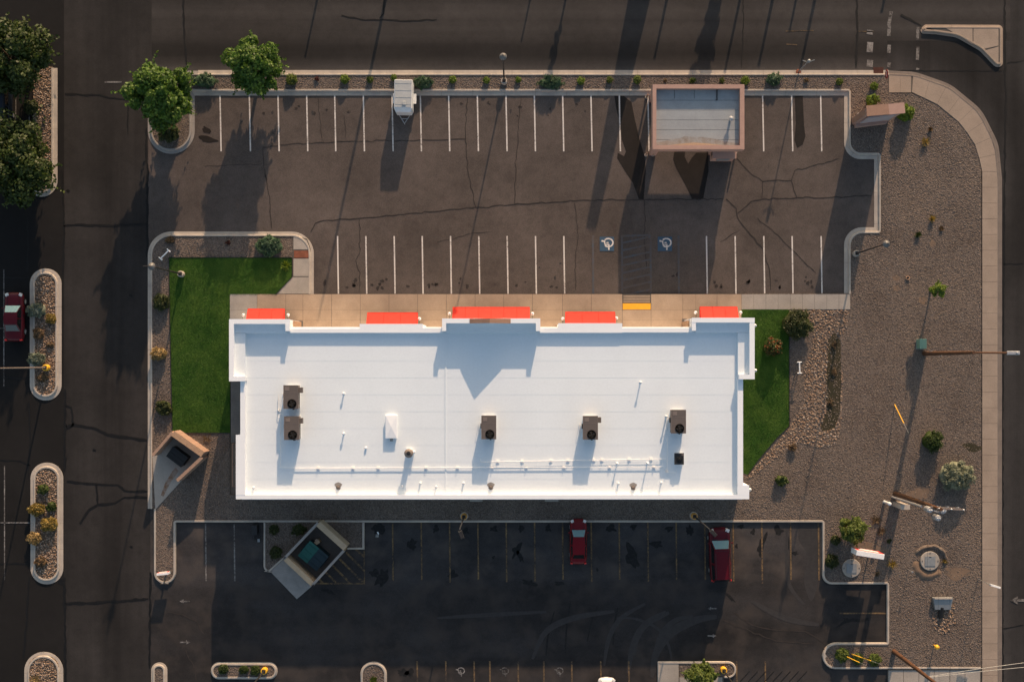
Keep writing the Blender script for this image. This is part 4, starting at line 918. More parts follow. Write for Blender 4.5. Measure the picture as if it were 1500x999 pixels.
for i, (x, y) in enumerate(((947, 226), (957, 226), (1079, 222), (948, 141))):
    q = G2(x, y, .5); t = thing('bollard', ['pinkish guard post west of the canopy, left one of the lower two', 'pinkish guard post west of the canopy, right one of the lower two', 'guard post beside the teller kiosk', 'guard post at the upper left corner of the canopy'][i], 'bollard', (*q, 0), 0, 'guard posts round the canopy')
    MB().lathe((0, 0, 0), [(.09, 0), (.09, 1.0), (.06, 1.06), (.01, 1.07)], 12).build('post', M['terra'], t); MB().lathe((0, 0, 0), [(.16, 0), (.15, .08)], 12).build('collar', M['kerb'], t)

# ------------------------------------------------------------------ walled bin yards
def wall_seg(a, b, th, h, cap, body, par, name='wall', capname='coping', ch=.07, ov=.02):
    dx, dy = b[0]-a[0], b[1]-a[1]; L = math.hypot(dx, dy); an = math.atan2(dy, dx); c = ((a[0]+b[0])/2, (a[1]+b[1])/2)
    w_ = bw(MB().box((c[0], c[1], (h-ch)/2), (L, th, h-ch), an), name, body, par)
    n_ = max(2, round(L/.8))
    for i in range(n_):
        u = (i+.5)/n_; m = MB().box((a[0]+dx*u, a[1]+dy*u, h-ch/2), (L/n_-.012, th+ov*2, ch), an); off(m, par); m.build('coping_block', M[cap], w_)
t = thing('walled_bin_yard', 'pink brick three-sided bin yard beside the west drive', 'bin yard', (*G2(258, 690), 0))
A, B, C_, D = G2(223.5, 667, 2.0), G2(252.5, 633, 2.0), G2(297, 665.5, 2.0), G2(259, 704, 2.0)
wall_seg(A, B, .22, 2.0, 'pink_brick', 'pink_brick', t); wall_seg((B[0]+.05, B[1]-.1), C_, .52, 2.02, 'tan_brick', 'pink_brick', t); wall_seg((C_[0]-.1, C_[1]-.3), D, .26, 2.0, 'pink_brick', 'pink_brick', t)
bw(MB().prism(W([(224, 669), (252, 637), (297, 670), (268, 702), (228, 746)]), -.05, .125), 'slab', 'walk_grey', t)
bw(MB().sheet(W([(258, 684), (253, 690), (243, 706), (236, 725), (240, 727), (250, 707), (262, 690)]), .130), 'rust_stain', 'rust_pad', t)
def bin_(name, label, px, py, rz, L, Wd, h, body, lid, split=True, lidc=None):
    q = G2(px, py, h); t = thing(name, label, 'dumpster', (*q, .12), rz)
    m = MB(); m.add([(-L/2, -Wd/2+.2, .15), (L/2, -Wd/2+.2, .15), (L/2, Wd/2, .15), (-L/2, Wd/2, .15), (-L/2, -Wd/2, h*.8), (L/2, -Wd/2, h*.8), (L/2, Wd/2, h), (-L/2, Wd/2, h)],
                    [(3, 2, 1, 0), (4, 5, 6, 7), (0, 1, 5, 4), (1, 2, 6, 5), (2, 3, 7, 6), (3, 0, 4, 7)]); m.build('body', M[body], t)
    for k in (-1, 1):
        mm = MB(); x0, x1 = (k-1)*L/4+.02-(0 if k < 0 else 0), (k+1)*L/4-.02
        x0, x1 = (-L/2-.02, -.015) if k < 0 else (.015, L/2+.02)
        mm.add([(x0, -Wd/2-.03, h*.8+.03), (x1, -Wd/2-.03, h*.8+.03), (x1, Wd/2+.02, h+.03), (x0, Wd/2+.02, h+.03), (x0, -Wd/2-.03, h*.8+.07), (x1, -Wd/2-.03, h*.8+.07), (x1, Wd/2+.02, h+.07), (x0, Wd/2+.02, h+.07)],
               [(3, 2, 1, 0), (4, 5, 6, 7), (0, 1, 5, 4), (1, 2, 6, 5), (2, 3, 7, 6), (3, 0, 4, 7)])
        for r_ in range(3): 
            yy = -Wd/2+Wd*(r_+.5)/3; zz = h*.8+.08+(h*.2)*(r_+.5)/3; mm.box(((x0+x1)/2, yy, zz), ((x1-x0)*.8, .05, .05))
        mm.build('lid', M[lidc[0] if (lidc and k < 0) else lid], t)
    for k in (-1, 1): MB().box((k*(L/2+.06), 0, h*.55), (.1, Wd*.6, .14)).build('fork_pocket', M[body], t)
    for k in (-1, 1):
        for j in (-1, 1): MB().lathe((k*L*.38, j*Wd*.3, 0), [(.07, 0), (.07, .15)], 8).build('caster', M['black'], t)
    return t
bin_('dumpster', 'black dumpster inside the pink brick bin yard', 259.5, 669, math.radians(-37), 1.75, 1.15, 1.25, 'black', 'black')
t = thing('walled_bin_yard', 'tan block bin yard with a closed gate in the back parking lot', 'bin yard', (*G2(461, 812), 0))
A, B, C_, D = G2(416, 818, 1.9), G2(466, 765.5, 1.9), G2(506, 803, 1.9), G2(457.5, 857, 1.9)
wall_seg(A, B, .2, 1.9, 'block_grey', 'tan', t); wall_seg((B[0], B[1]-.1), C_, .5, 1.92, 'tan', 'tan', t); wall_seg((C_[0]-.15, C_[1]-.2), D, .2, 1.9, 'block_grey', 'tan', t)
wall_seg((A[0]+.1, A[1]), (D[0], D[1]+.1), .42, 1.85, 'tan', 'tan', t, 'gate')
bw(MB().prism(W([(417, 819), (466, 768), (507, 806), (458, 857)]), -.03, .06), 'slab', 'slab_dark', t)
bw(MB().prism(W([(416.5, 818.5), (457, 858), (435, 877), (396, 836.5)]), -.05, .065), 'apron', 'block_grey', t)
for (p, r) in ((G(417, 816.5, 2), .07), (G(459, 857, 2), .07)): bw(MB().tube((p[0], p[1], 0), (p[0], p[1], 2.05), r), 'gate_post', 'dark', t)
bin_('dumpster', 'dark green dumpster with one bright green lid inside the tan bin yard', 459, 814, math.radians(-40), 2.3, 1.85, 1.35, 'teal_dark', 'teal_dark', True, ('teal',))
q = G2(464, 794.5, 1.0); t = thing('carton', 'tan carton behind the dark green dumpster', 'box', (*q, .06), .6)
MB().box((0, 0, .45), (.5, .35, .9)).build('body', M['tan'], t); MB().box((.1, .2, .92), (.25, .2, .03)).build('flap', M['walk_tan'], t)

# ------------------------------------------------------------------ lamp posts
def lamp(px, py, zt, label, armdir=None, base='kerb', ring=None, metal='dark', shoe=False, h_=9.2):
    q = G2(px, py, .0); t = thing('lamp_post', label, 'lamp post', (*q, 0), 0, 'parking lot lamp posts')
    MB().lathe((0, 0, 0), [(.30, -.1), (.30, .62), (.27, .68)], 18).build('footing', M[base], t)
    if ring: MB().lathe((0, 0, 0), [(.40, .02), (.40, .10), (.33, .12)], 18).build('footing_ring', M[ring], t)
    MB().tube((0, 0, .66), (0, 0, h_), .085, .055, 10).build('pole', M[metal], t)
    MB().box((0, 0, .70), (.34, .34, .05)).build('base_plate', M['dark'], t)
    if shoe:
        a = math.radians(shoe if shoe is not True else 0); MB().box((.45*math.cos(a), .45*math.sin(a), h_), (.75, .34, .16), a, .85).build('lamp_head', M[metal], t)
    else:
        hd = MB().lathe((0, 0, h_), [(.16, -.12), (.30, -.02), (.34, .06), (.28, .18), (.13, .30), (.05, .36), (.05, .5), (.09, .55), (.03, .75)], 18).build('lamp_head', M['lamp_grey'], t, smooth=True)
        MB().lathe((0, 0, h_), [(.12, -.3), (.22, -.13), (.24, -.10)], 14).build('lens', M['lens'], t)
        if armdir is not None:
            a = math.radians(armdir); MB().path([(0, 0, h_+.1), (.7*math.cos(a), .7*math.sin(a), h_+.25)], .05).build('arm', M[metal], t)
    return t
lamp(738.5, 121, 0, 'lamp post with round grey head in the front planting strip')
lamp(267, 402, 0, 'lamp post on a tan footing in the west lawn', 180)
lamp(1252.5, 372, 0, 'lamp post by the kerb at the east end of the front lot', 20)
lamp(680, 755.5, 0, 'lamp post with orange footing ring, left one behind the building', shoe=-70, base='orange', ring='kerb')
lamp(1016, 755, 0, 'lamp post with orange footing ring beside the larger red vehicle', shoe=-45, base='orange', ring='kerb')
lamp(70, 538.5, 0, 'tall pale lamp post with yellow footing in a west island', shoe=180, base='yellow', metal='hvac_side', h_=12)
lamp(388.5, 980.5, 0, 'dark lamp post with yellow footing in the bottom left island', shoe=-120, base='yellow', h_=11)
lamp(1059, 979.5, 0, 'dark lamp post with yellow footing beside the bottom tree', shoe=-80, base='yellow', h_=11)

# ------------------------------------------------------------------ utility poles and wires
def ppole(px, py, h, label, grp='wooden utility poles', r=.23):
    q = G2(px, py); t = thing('utility_pole', label, 'utility pole', (*q, 0), 0, grp)
    MB().tube((0, 0, -.1), (0, 0, h), r, r*.62, 12).build('pole', M['wood'], t); return t
t = ppole(1353.5, 518, 12.0, 'brown wooden pole with a long street lamp arm beside the green cabinet')
MB().path([(0, 0, 10.6), (.8, 0, 10.9), (3.3, -.02, 10.9)], .085).build('arm', M['wood'], t)
MB().lathe((0, 0, 0), [(.01, 0), (.01, .01)], 4) 
m = MB().box((3.85, -.02, 10.88), (1.15, .34, .16)); lh = m.build('lamp_head', M['galv'], t, bevel=.06)
MB().lathe((4.15, -.02, 10.95), [(.10, 0), (.1, .1), (.03, .13)], 10).build('photocell', M['galv'], lh)
MB().box((.25, -.15, 3.6), (.12, .12, .5)).build('meter_box', M['white'], t); MB().box((-.02, .22, 1.9), (.18, .1, .4)).build('junction_box', M['grey'], t)
MB().path([(.1, -.16, 0), (.1, -.16, 4.5)], .03).build('conduit', M['dark'], t)
t = ppole(1311, 722.5, 12.0, 'brown wooden pole carrying three grey transformers and a white riser')
rz = math.radians(-19)
rz = math.radians(87)
MB().box((.95, -.05, 10.4), (.12, 2.6, .14), rz).build('crossarm', M['hvac_side'], t); MB().box((.95, -.02, 11.6), (.12, 2.4, .14), rz).build('crossarm', M['hvac_side'], t)
for k, (dx, dy) in enumerate(((-.40, -.25), (.78, -.30), (.30, -.95))):
    tr = MB().lathe((dx, dy, 9.5+k*.05), [(.24, 0), (.27, .05), (.27, .85), (.22, .93), (.05, .95)], 16).build('transformer', M['galv'], t, smooth=False)
    for s_ in (-.1, .1): MB().lathe((dx+s_, dy, 10.42), [(.035, 0), (.05, .06), (.03, .12), (.05, .18), (.02, .25)], 8).build('bushing', M['white'], tr)
MB().box((.2, -.4, 10.0), (1.5, .10, .12), -.3).build('bank_bracket', M['galv'], t)
MB().tube((-.30, -.33, 0), (-.24, -.26, 7.8), .10).build('riser', M['galv'], t)
for k in (-1, 0, 1):
    MB().lathe((.95+k*1.05*-math.sin(rz), k*1.05*math.cos(rz), 11.67), [(.03, 0), (.06, .05), (.03, .1), (.06, .15), (.02, .22)], 8).build('insulator', M['white'], t)
    MB().tube((k*.9*-math.sin(rz)+.95, k*.9*math.cos(rz), 10.47), (k*.9*-math.sin(rz)+.97, k*.9*math.cos(rz)+.1, 10.95), .05, n=8).build('cutout', M['galv'], t)
q = G2(1312.5, 737.5, 0); b_ = thing('metering_cabinet', 'tan upright metering cabinet beside the transformer pole', 'cabinet', (*q, 0))
MB().box((0, 0, 1.3), (.8, .42, 2.6)).build('cabinet', M['kerb'], b_); MB().box((0, 0, 2.63), (.86, .48, .06)).build('lid', M['kerb'], b_); MB().box((0, .216, 1.3), (.66, .02, 2.2)).build('door', M['walk_grey'], b_)
q = G2(1295, 734.5, 0); b_ = thing('cable_pedestal', 'white cable pedestal at the foot of the transformer pole', 'pedestal', (*q, 0), .4)
MB().lathe((0, 0, 0), [(.13, 0), (.13, 1.45), (.16, 1.46), (.16, 1.75), (.05, 1.8)], 12).build('post', M['white'], b_); MB().lathe((0, 0, 0), [(.18, 0), (.18, .1)], 12).build('base', M['grey'], b_)
t = ppole(1309, 953.5, 12.0, 'brown wooden pole at the bottom edge by the drive apron')
MB().box((0, 0, 11.6), (2.4, .12, .14)).build('crossarm', M['wood'], t)
for k in (-1, 0, 1): MB().lathe((k*1.0, 0, 11.67), [(.03, 0), (.06, .05), (.03, .1), (.06, .15), (.02, .22)], 8).build('insulator', M['white'], t)
pA, pB, pC = (Vector(G(1353.5, 518)), Vector(G(1311, 722.5)), Vector(G(1309, 953.5)))
def wire(a, b, label, sag=.4, r=.008):
    a, b = Vector(a), Vector(b); pts = []
    for i in range(17):
        u = i/16; p = a.lerp(b, u); p.z -= sag*4*u*(1-u); pts.append(tuple(p))
    return tag(MB().path(pts, r, 5).build('overhead_wire', M['grey'] if r > .01 else M['dark']), label, 'wire', 'overhead wires between the poles')
for k, nm in ((-1, 'west'), (0, 'middle'), (1, 'east')):
    o = Vector((k*1.0, 0, 11.85))
    wire(pB+o, pC+o, 'thin overhead wire from the transformer pole to the bottom pole, %s one' % nm)
    wire(pA+Vector((k*.15, 0, 11.9)), pB+o, 'thin overhead wire from the lamp arm pole to the transformer pole, %s one' % nm)
for k in (0, 1): wire(pC+Vector((0, .1*k, 9+.5*k)), Vector(G(1640, 955+12*k, 9.5)), 'pale service wire crossing the sidewalk at the lower right, %s one' % ('lower', 'upper')[k], .5, .02)
def guy(px0, py0, px1, py1, h1, label, z0=.1):
    a = Vector(G(px0, py0, z0)); b = Vector(G(px1, py1, h1)); t = thing('guy_guard', label, 'guy guard', tuple(a), 0, 'yellow guy wire guards'); d = b-a
    MB().tube((0, 0, 0), d, .045, n=8).build('sleeve', M['yellow'], t); MB().tube(d*1.0, d*1.5, .012, n=5).build('wire', M['galv'], t); MB().tube(-d*.05-Vector((0, 0, .1)), d*.05, .02, n=5).build('anchor_rod', M['galv'], t)
guy(1310.5, 592.5, 1324, 620, 2.0, 'yellow guy wire guard alone on the gravel above the transformer pole')
guy(1234, 958.5, 1259, 970, 2.0, 'yellow guy wire guard over the bottom shrubs, left one')
guy(1247, 957.5, 1276, 967.5, 2.0, 'yellow guy wire guard over the bottom shrubs, right one')

# ------------------------------------------------------------------ signs
def stroke_text(txt, x0, x1, y0, y1):
    """block letters as polylines in a box"""
    F = {'S': [[(1, .85), (.6, 1), (.1, .9), (.1, .6), (.9, .4), (.9, .1), (.4, 0), (0, .15)]], 'T': [[(0, 1), (1, 1)], [(.5, 1), (.5, 0)]], 'O': [[(.5, 1), (.05, .75), (.05, .25), (.5, 0), (.95, .25), (.95, .75), (.5, 1)]], 'P': [[(.1, 0), (.1, 1), (.8, .95), (.9, .7), (.8, .5), (.1, .45)]]}
    n = len(txt); w_ = (x1-x0)/n
    return [[(x0+w_*(i+.12+.76*u), y0+(y1-y0)*v) for u, v in s] for i, c in enumerate(txt) for s in F[c]]
q = G2(1286.5, 119); t = thing('stop_sign', 'stop sign seen edge on at the corner crossing', 'stop sign', (*q, 0), math.radians(4))
MB().box((0, 0, 1.5), (.05, .05, 3.0)).build('post', M['grey'], t)
oc = [(.45*math.cos(math.pi/8+k*math.pi/4), .45*math.sin(math.pi/8+k*math.pi/4)) for k in range(8)]
m = MB(); m.add([(-.06, u, 2.65+v) for u, v in oc]+[(-.04, u, 2.65+v) for u, v in oc], [tuple(range(8)), tuple(range(15, 7, -1))]+[(i, (i+1) % 8, 8+(i+1) % 8, 8+i) for i in range(8)])
pl = m.build('sign_plate', M['stop_red'], t)
for s_ in stroke_text('STOP', -.27, .27, -.10, .10):
    mm = MB().ribbon([(-u, v) for u, v in s_], .035, 0); mm.v = [(-.064, a, 2.65+b) for a, b, c in mm.v]; mm.build('letter', M['white'], pl)
# monument sign
q = G2(1274.5, 176.5); t = thing('monument_sign', 'pink stucco monument sign with a pale panel near the street corner', 'sign', (*q, 0), math.radians(4))
hS = 4.6; ang = math.radians(8)
for k, (cx, an, L) in enumerate(((-.72, math.radians(1), 2.1), (.98, math.radians(2), 1.45))):
    MB().box((cx, .0+(.012 if k else 0), hS/2), (L, .62, hS), an).build('wall', M['pink'], t)
    MB().box((cx+(.02 if k else 0), .0+(.012 if k else 0), hS+.06+(.003 if k else 0)), (L+.03, .98, .14), an).build('coping', M['terra'] if k == 0 else M['pink'], t)
MB().box((-.05, -.36, 2.5), (2.7, .12, 2.4), math.radians(3)).build('sign_panel', M['mauve'], t)
MB().box((-.1, -.42, .35), (3.0, .35, .7), math.radians(3)).build('base', M['pink'], t)
MB().box((-1.79, 0, 2.2), (.05, .5, 4.2), 0).build('end_panel', M['terra'], t)
q = G2(1257, 168.5); tt = thing('flood_light', 'small flood light at the west end of the pink monument sign', 'light', (*q, ZG)); MB().box((0, 0, .12), (.3, .22, .2)).build('housing', M['kerb'], tt); MB().lathe((0, 0, 0), [(.18, 0), (.18, .03)], 10).build('base', M['grey'], tt)
# pole sign at the lower right and small one at the lower left
def cab_sign(px, py, z0, z1, L, th, rz, label, post, letters=9):
    q = G2(px, py, z1); t = thing('cabinet_sign', label, 'sign', (*q, 0), rz)
    MB().box((0, 0, (z0+z1)/2), (L, th, z1-z0)).build('cabinet', M['white'], t, bevel=.02)
    for s_ in (1, -1):
        f = MB().box((0, s_*(th/2+.012), (z0+z1)/2), (L-.1, .02, (z1-z0)-.1)).build('face', M['sign_red'], t)
        n_ = letters; zc = (z0+z1)/2; hh = (z1-z0)*.30
        MB().box((0, s_*(th/2+.024), zc+hh*.15), (L*.72, .01, hh*1.5)).build('band', M['white'], f)
        MB().box((0, s_*(th/2+.024), zc-hh*1.1), (L*.5, .01, hh*.35)).build('band', M['white'], f)
    for x in ((-L*.3, L*.3) if post == 2 else (0,)): MB().box((x, 0, z0/2), (.12, .12, z0)).build('post', M['dark'], t)
    MB().box((0, 0, z1+.012), (L*.98, th*.9, .02)).build('top_plate', M['white'], t)
    return t
cab_sign(1275, 812.5, 1.3, 3.0, 2.65, .5, math.radians(-9), 'white topped sign with red face between two round manholes and shrubs', 2)
cab_sign(238, 840.5, .75, 1.35, 1.15, .22, math.radians(6), 'small white and red sign at the bottom tip of the west strip', 1)
# street-name sign
q = G2(1432, 847.5); t = thing('street_sign', 'white street sign blade leaning over the east sidewalk', 'sign', (*q, 0), math.radians(-17))
MB().tube((0, 0, 0), (0, 0, 3.0), .03).build('post', M['grey'], t); MB().box((.5, 0, 2.85), (1.0, .16, .28)).build('blade', M['white'], t); MB().box((0, 0, 3.03), (.08, .08, .1)).build('bracket', M['galv'], t)
# thin grey post with crossbar by the street
q = G2(1169.5, 105.5); t = thing('signal_post', 'thin grey post with a short crossbar at the street kerb', 'post', (*q, 0))
MB().tube((0, 0, -.05), (0, 0, 3.8), .06, .05).build('post', M['grey'], t); MB().path([(-.55, .06, 3.85), (0, -.05, 3.65), (.55, .12, 3.9)], .04).build('crossbar', M['grey'], t); MB().lathe((0, 0, 3.7), [(.1, 0), (.16, .1), (.14, .35), (.04, .42)], 10).build('cap', M['grey'], t); MB().lathe((0, 0, -.05), [(.25, 0), (.25, .1), (.1, .12)], 12).build('base', M['tactile_red'], t)
# white pipe frames
def pipe_frame(a, b, label, z=.7):
    A, B = Vector(G(*a, z)), Vector(G(*b, z)); c = (A+B)/2; t = thing('pipe_frame', label, 'pipe', (c.x, c.y, 0), 0, 'white pipe frames')
    A -= c; B -= c; A.z = B.z = z; n_ = (B-A).normalized().cross(Vector((0, 0, 1)))
    MB().tube(A, B, .065).build('pipe', M['white'], t)
    for p in (A, B):
        MB().tube((p.x, p.y, 0), (p.x, p.y, z+.03), .05).build('leg', M['white'], t); MB().tube(p-n_*.22, p+n_*.22, .05).build('valve_bar', M['white'], t)
    return t
pipe_frame((235, 379), (247, 367), 'white pipe frame by the rounded corner of the west strip')
pipe_frame((1171, 530.5), (1171.5, 546.5), 'white pipe frame beside the east lawn', .9)
# ------------------------------------------------------------------ boxes, manholes, outfall, markers
q = G2(1351, 504, .8); t = thing('green_cabinet', 'green utility cabinet beside the lamp arm pole', 'cabinet', (*q, 0))
MB().box((0, 0, .5), (.62, .9, 1.0)).build('body', M['green'], t, bevel=.04); MB().box((0, .02, 1.02), (.68, .95, .08)).build('lid', M['green'], t, bevel=.03); MB().box((0, 0, .03), (.72, 1.0, .12)).build('pad', M['block_grey'], t)
for (px, py, r, zz, label) in ((1247.5, 832, 13.6, .22, 'round concrete manhole with a square hatch beside the dark shrub'), (1362.5, 821.5, 14, .30, 'round concrete manhole with a square hatch inside a ring of bare soil')):
    q = G2(px, py, zz); R_ = r/S; t = thing('manhole', label, 'manhole', (*q, 0), 0, 'round concrete manholes')
    MB().lathe((0, 0, 0), [(R_, 0), (R_, zz-.03), (R_-.04, zz)], 30).build('ring', M['walk_grey'], t)
    MB().box((0, 0, zz+.02), (R_*1.08, R_*1.02, .05)).build('hatch', M['grey'], t)
    for k in range(4): a = k*math.pi/2; MB().box((R_*.82*math.cos(a), R_*.82*math.sin(a), zz+.012), (.12, .09, .03), a+math.pi/2).build('lifting_eye', M['hvac'], t)
    MB().box((0, R_*.42, zz+.05), (.2, .05, .02)).build('handle', M['dark'], t)
q = G2(1380.5, 884, .3); t = thing('drain_outfall', 'sloping grey concrete drain outfall with a dark pipe mouth and loose rocks', 'drain', (*q, 0))
MB().add([(-.95, .6, .05), (.95, .62, .05), (.75, -.55, .05), (-.72, -.55, .05), (-.95, .6, .55), (.95, .62, .55), (.75, -.55, .38), (-.72, -.55, .38)], [(3, 2, 1, 0), (4, 5, 6, 7), (0, 1, 5, 4), (1, 2, 6, 5), (2, 3, 7, 6), (3, 0, 4, 7)]).build('headwall', M['grey'], t)
MB().tube((-.05, -.35, .22), (-.12, -1.35, .14), .24, .26, 14).build('pipe', M['black'], t); MB().box((0, .55, .58), (1.7, .12, .06)).build('lip', M['walk_grey'], t)
q = G2(1367.5, 944); t = thing('marker_post', 'yellow capped marker post on the gravel near the bottom', 'marker post', (*q, 0), .3)
MB().lathe((0, 0, 0), [(.05, 0), (.05, .7)], 10).build('post', M['yellow'], t); MB().lathe((.0, 0, .7), [(.17, 0), (.22, .1), (.2, .34), (.1, .42), (.02, .44)], 12).build('cap', M['yellow'], t, smooth=True)
q = G2(1330, 834); t = thing('sprinkler_post', 'thin grey riser post left of the soil ringed manhole', 'post', (*q, 0)); MB().tube((0, 0, 0), (0, 0, 1.2), .03).build('post', M['grey'], t); MB().lathe((0, 0, 1.2), [(.09, 0), (.09, .08), (.02, .1)], 8).build('cap', M['grey'], t)
q = G2(1329, 407.5); t = thing('valve_cap', 'small round terracotta valve cap on the east gravel', 'valve', (*q, ZG)); MB().lathe((0, 0, 0), [(.20, 0), (.2, .12), (.15, .13), (.12, .05)], 14).build('ring', M['tan_brick'], t); MB().lathe((0, 0, 0), [(.11, 0), (.11, .06)], 10).build('lid', M['dark'], t)
q = G2(379, 780); t = thing('bike_rack', 'dark metal bike rack in the stall beside the tan bin yard', 'bike rack', (*q, -.04), .05)
MB().box((-.25, .35, .42), (.5, .9, .8)).build('frame', M['dark'], t); MB().tube((-.45, -.7, .1), (-.45, .9, .1), .04).build('rail', M['dark'], t); MB().tube((.1, -.9, .1), (.1, .9, .1), .04).build('rail', M['dark'], t)
MB().box((0, -.72, .15), (.22, .3, .2)).build('foot', M['grey'], t)
q = G2(552, 785); t = thing('litter_bag', 'crumpled pale litter on the oil stained stall right of the bin yard', 'litter', (*q, -.03)); MB().add([(-.15, -.1, 0), (.16, -.12, 0), (.2, .15, 0), (-.1, .2, 0), (.02, .04, .16)], [(0, 1, 4), (1, 2, 4), (2, 3, 4), (3, 0, 4), (3, 2, 1, 0)]).build('bag', M['grey'], t); MB().box((.12, .3, .05), (.12, .25, .08), .5).build('cup', M['white'], t)

# ------------------------------------------------------------------ vehicles
def car(name, label, px, py, rz, L, Wd, Ht, paint, kind='hatch', cat='car'):
    q = G2(px, py, Ht*.6); t = thing(name, label, cat, (*q, -.04), rz, None)
    hw = Wd/2
    if kind == 'hatch': P = dict(hood=.20, ws=(.235, .38), roof=(.38, .76), rear=(.76, .87), zh=.88, zd=.95)
    elif kind == 'suv': P = dict(hood=.21, ws=(.225, .37), roof=(.37, .93), rear=(.93, .985), zh=1.06, zd=1.12)
    else: P = dict(hood=.24, ws=(.27, .42), roof=(.42, .66), rear=(.66, .80), zh=.92, zd=.98)
    y = lambda s_: L/2-L*s_
    st = [(0, .48, .56), (.010, .68, .64), (.03, .83, P['zh']-.20), (.06, .91, P['zh']-.12), (.11, .96, P['zh']-.06), (P['hood'], .985, P['zh']), (.4, 1.0, P['zd']), (.62, 1.0, P['zd']), (.85, .985, P['zd']), (.94, .94, P['zd']-.02), (.975, .87, P['zd']-.12), (.992, .76, .74), (1.0, .62, .60)]
    vs = []; 
    for s_, wr, zt in st:
        ww = hw*wr; ring = [(-ww*.86, .20), (-ww*.985, .34), (-ww, .55), (-ww*.97, zt-.10), (-ww*.90, zt-.01), (-ww*.5, zt+.035), (0, zt+.045), (ww*.5, zt+.035), (ww*.90, zt-.01), (ww*.97, zt-.10), (ww, .55), (ww*.985, .34), (ww*.86, .20)]
        vs += [(x, y(s_), min(z, zt+.05)) for x, z in ring]
    m_ = 13; n_ = len(st); fs = [(k*m_+i, k*m_+(i+1) % m_, (k+1)*m_+(i+1) % m_, (k+1)*m_+i) for k in range(n_-1) for i in range(m_)]
    fs += [tuple(range(m_-1, -1, -1)), tuple(range((n_-1)*m_, n_*m_))]
    body = MB().add(vs, fs).build('body', M[paint], t, smooth=True, sub=1)
    zr = Ht; a0, a1 = P['ws']; r0, r1 = P['roof']; b0, b1 = P['rear']; zb = P['zh']+.02; zk = P['zd']+.02
    lw, rw = hw*.90, hw*.70
    bt = [(-lw*.96, y(a0), zb), (lw*.96, y(a0), zb), (lw, y((a1+r1)/2), zk), (lw*.93, y(b1), zk), (-lw*.93, y(b1), zk), (-lw, y((a1+r1)/2), zk)]
    tp = [(-rw*.94, y(a1), zr-.03), (rw*.94, y(a1), zr-.03), (rw, y((r0+r1)/2), zr), (rw*.95, y(b0), zr-.02), (-rw*.95, y(b0), zr-.02), (-rw, y((r0+r1)/2), zr)]
    V = bt+tp; MB().add(V, [(i, (i+1) % 6, 6+(i+1) % 6, 6+i) for i in range(6)]).build('cabin', M[paint], t)
    # roof skin, crowned
    rv = []
    for j in range(7):
        u = j/6; yy = y(a1)+(y(b0)-y(a1))*u; wx = rw*(.95+.06*math.sin(math.pi*u)); zz = zr-.025+.045*math.sin(math.pi*u)
        rv += [(wx*c, yy, zz+.035*(1-c*c)) for c in (-1.02, -.8, -.4, 0, .4, .8, 1.02)]
    MB().add(rv, [(j*7+i, j*7+i+1, (j+1)*7+i+1, (j+1)*7+i) for j in range(6) for i in range(6)]).build('roof', M[paint], t, smooth=True)
    def quad(n, a, b, c, d, mat, ins=.10, out=.012, par=t):
        a, b, c, d = map(Vector, (a, b, c, d)); ce = (a+b+c+d)/4; nn = (b-a).cross(d-a).normalized()
        if nn.dot(ce-Vector((0, 0, zb-.2))) < 0: nn = -nn
        p = [ce+(v-ce)*(1-ins)+nn*out for v in (a, b, c, d)]; return MB().add([tuple(v) for v in p]+[tuple(v-nn*.03) for v in p], [(0, 1, 2, 3), (7, 6, 5, 4), (0, 4, 5, 1), (1, 5, 6, 2), (2, 6, 7, 3), (3, 7, 4, 0)]).build(n, M[mat], par)
    quad('windscreen', V[0], V[1], V[7], V[6], 'screen', .09)
    quad('rear_window', V[3], V[4], V[10], V[9], 'glass', .16)
    for s_ in (1, -1):
        i0, i1, i2 = (1, 2, 3) if s_ > 0 else (0, 5, 4)
        quad('side_window', V[i0], V[i1], V[6+i1], V[6+i0], 'glass', .14); quad('side_window', V[i1], V[i2], V[6+i2], V[6+i1], 'glass', .14)
        mr = MB().box((s_*(hw+.07), y(a0)-.28, zb+.04), (.2, .12, .15)).build('mirror', M[paint], t, bevel=.03)
        MB().add([(s_*hw*.55, y(.012), .74), (s_*hw*.86, y(.045), .76), (s_*hw*.88, y(.085), P['zh']-.07), (s_*hw*.60, y(.045), P['zh']-.10)], [(0, 1, 2, 3)]).build('headlight', M['lens'], t)
        hb = MB().box((s_*hw*.72, y(.052), P['zh']-.11), (hw*.34, L*.062, .12), s_*-.45); hb.build('headlight', M['lens'], t, bevel=.03)
        MB().box((s_*hw*.80, y(.975), P['zd']-.12), (hw*.26, L*.03, .22), s_*.3).build('tail_light', M['sign_red'], t, bevel=.02)
        for yy in (.19, .80):
            wv = MB(); wv.tube((s_*(hw-.20), y(yy), .32), (s_*(hw+.005), y(yy), .32), .32, n=20); wh = wv.build('wheel', M['tyre'], t)
            MB().tube((s_*(hw+.004), y(yy), .32), (s_*(hw+.014), y(yy), .32), .20, n=14).build('rim', M['galv'], wh)
    MB().box((0, y(.008), .42), (Wd*.75, .06, .18)).build('bumper', M['dark'], t); MB().box((0, y(.992), .42), (Wd*.75, .06, .18)).build('bumper', M['dark'], t)
    MB().box((0, y(.030), .62), (Wd*.4, .10, .14)).build('grille', M['dark'], t); MB().box((0, y(a0)+.03, zb+.0), (Wd*.72, .10, .03)).build('wiper_tray', M['black'], t)
    for s_ in (-.3, .25): MB().tube((s_*hw, y(a0)-.02, zb+.03), ((s_+.55)*hw, y(a0)-.22, zb+.10), .012, n=4).build('wiper', M['black'], t)
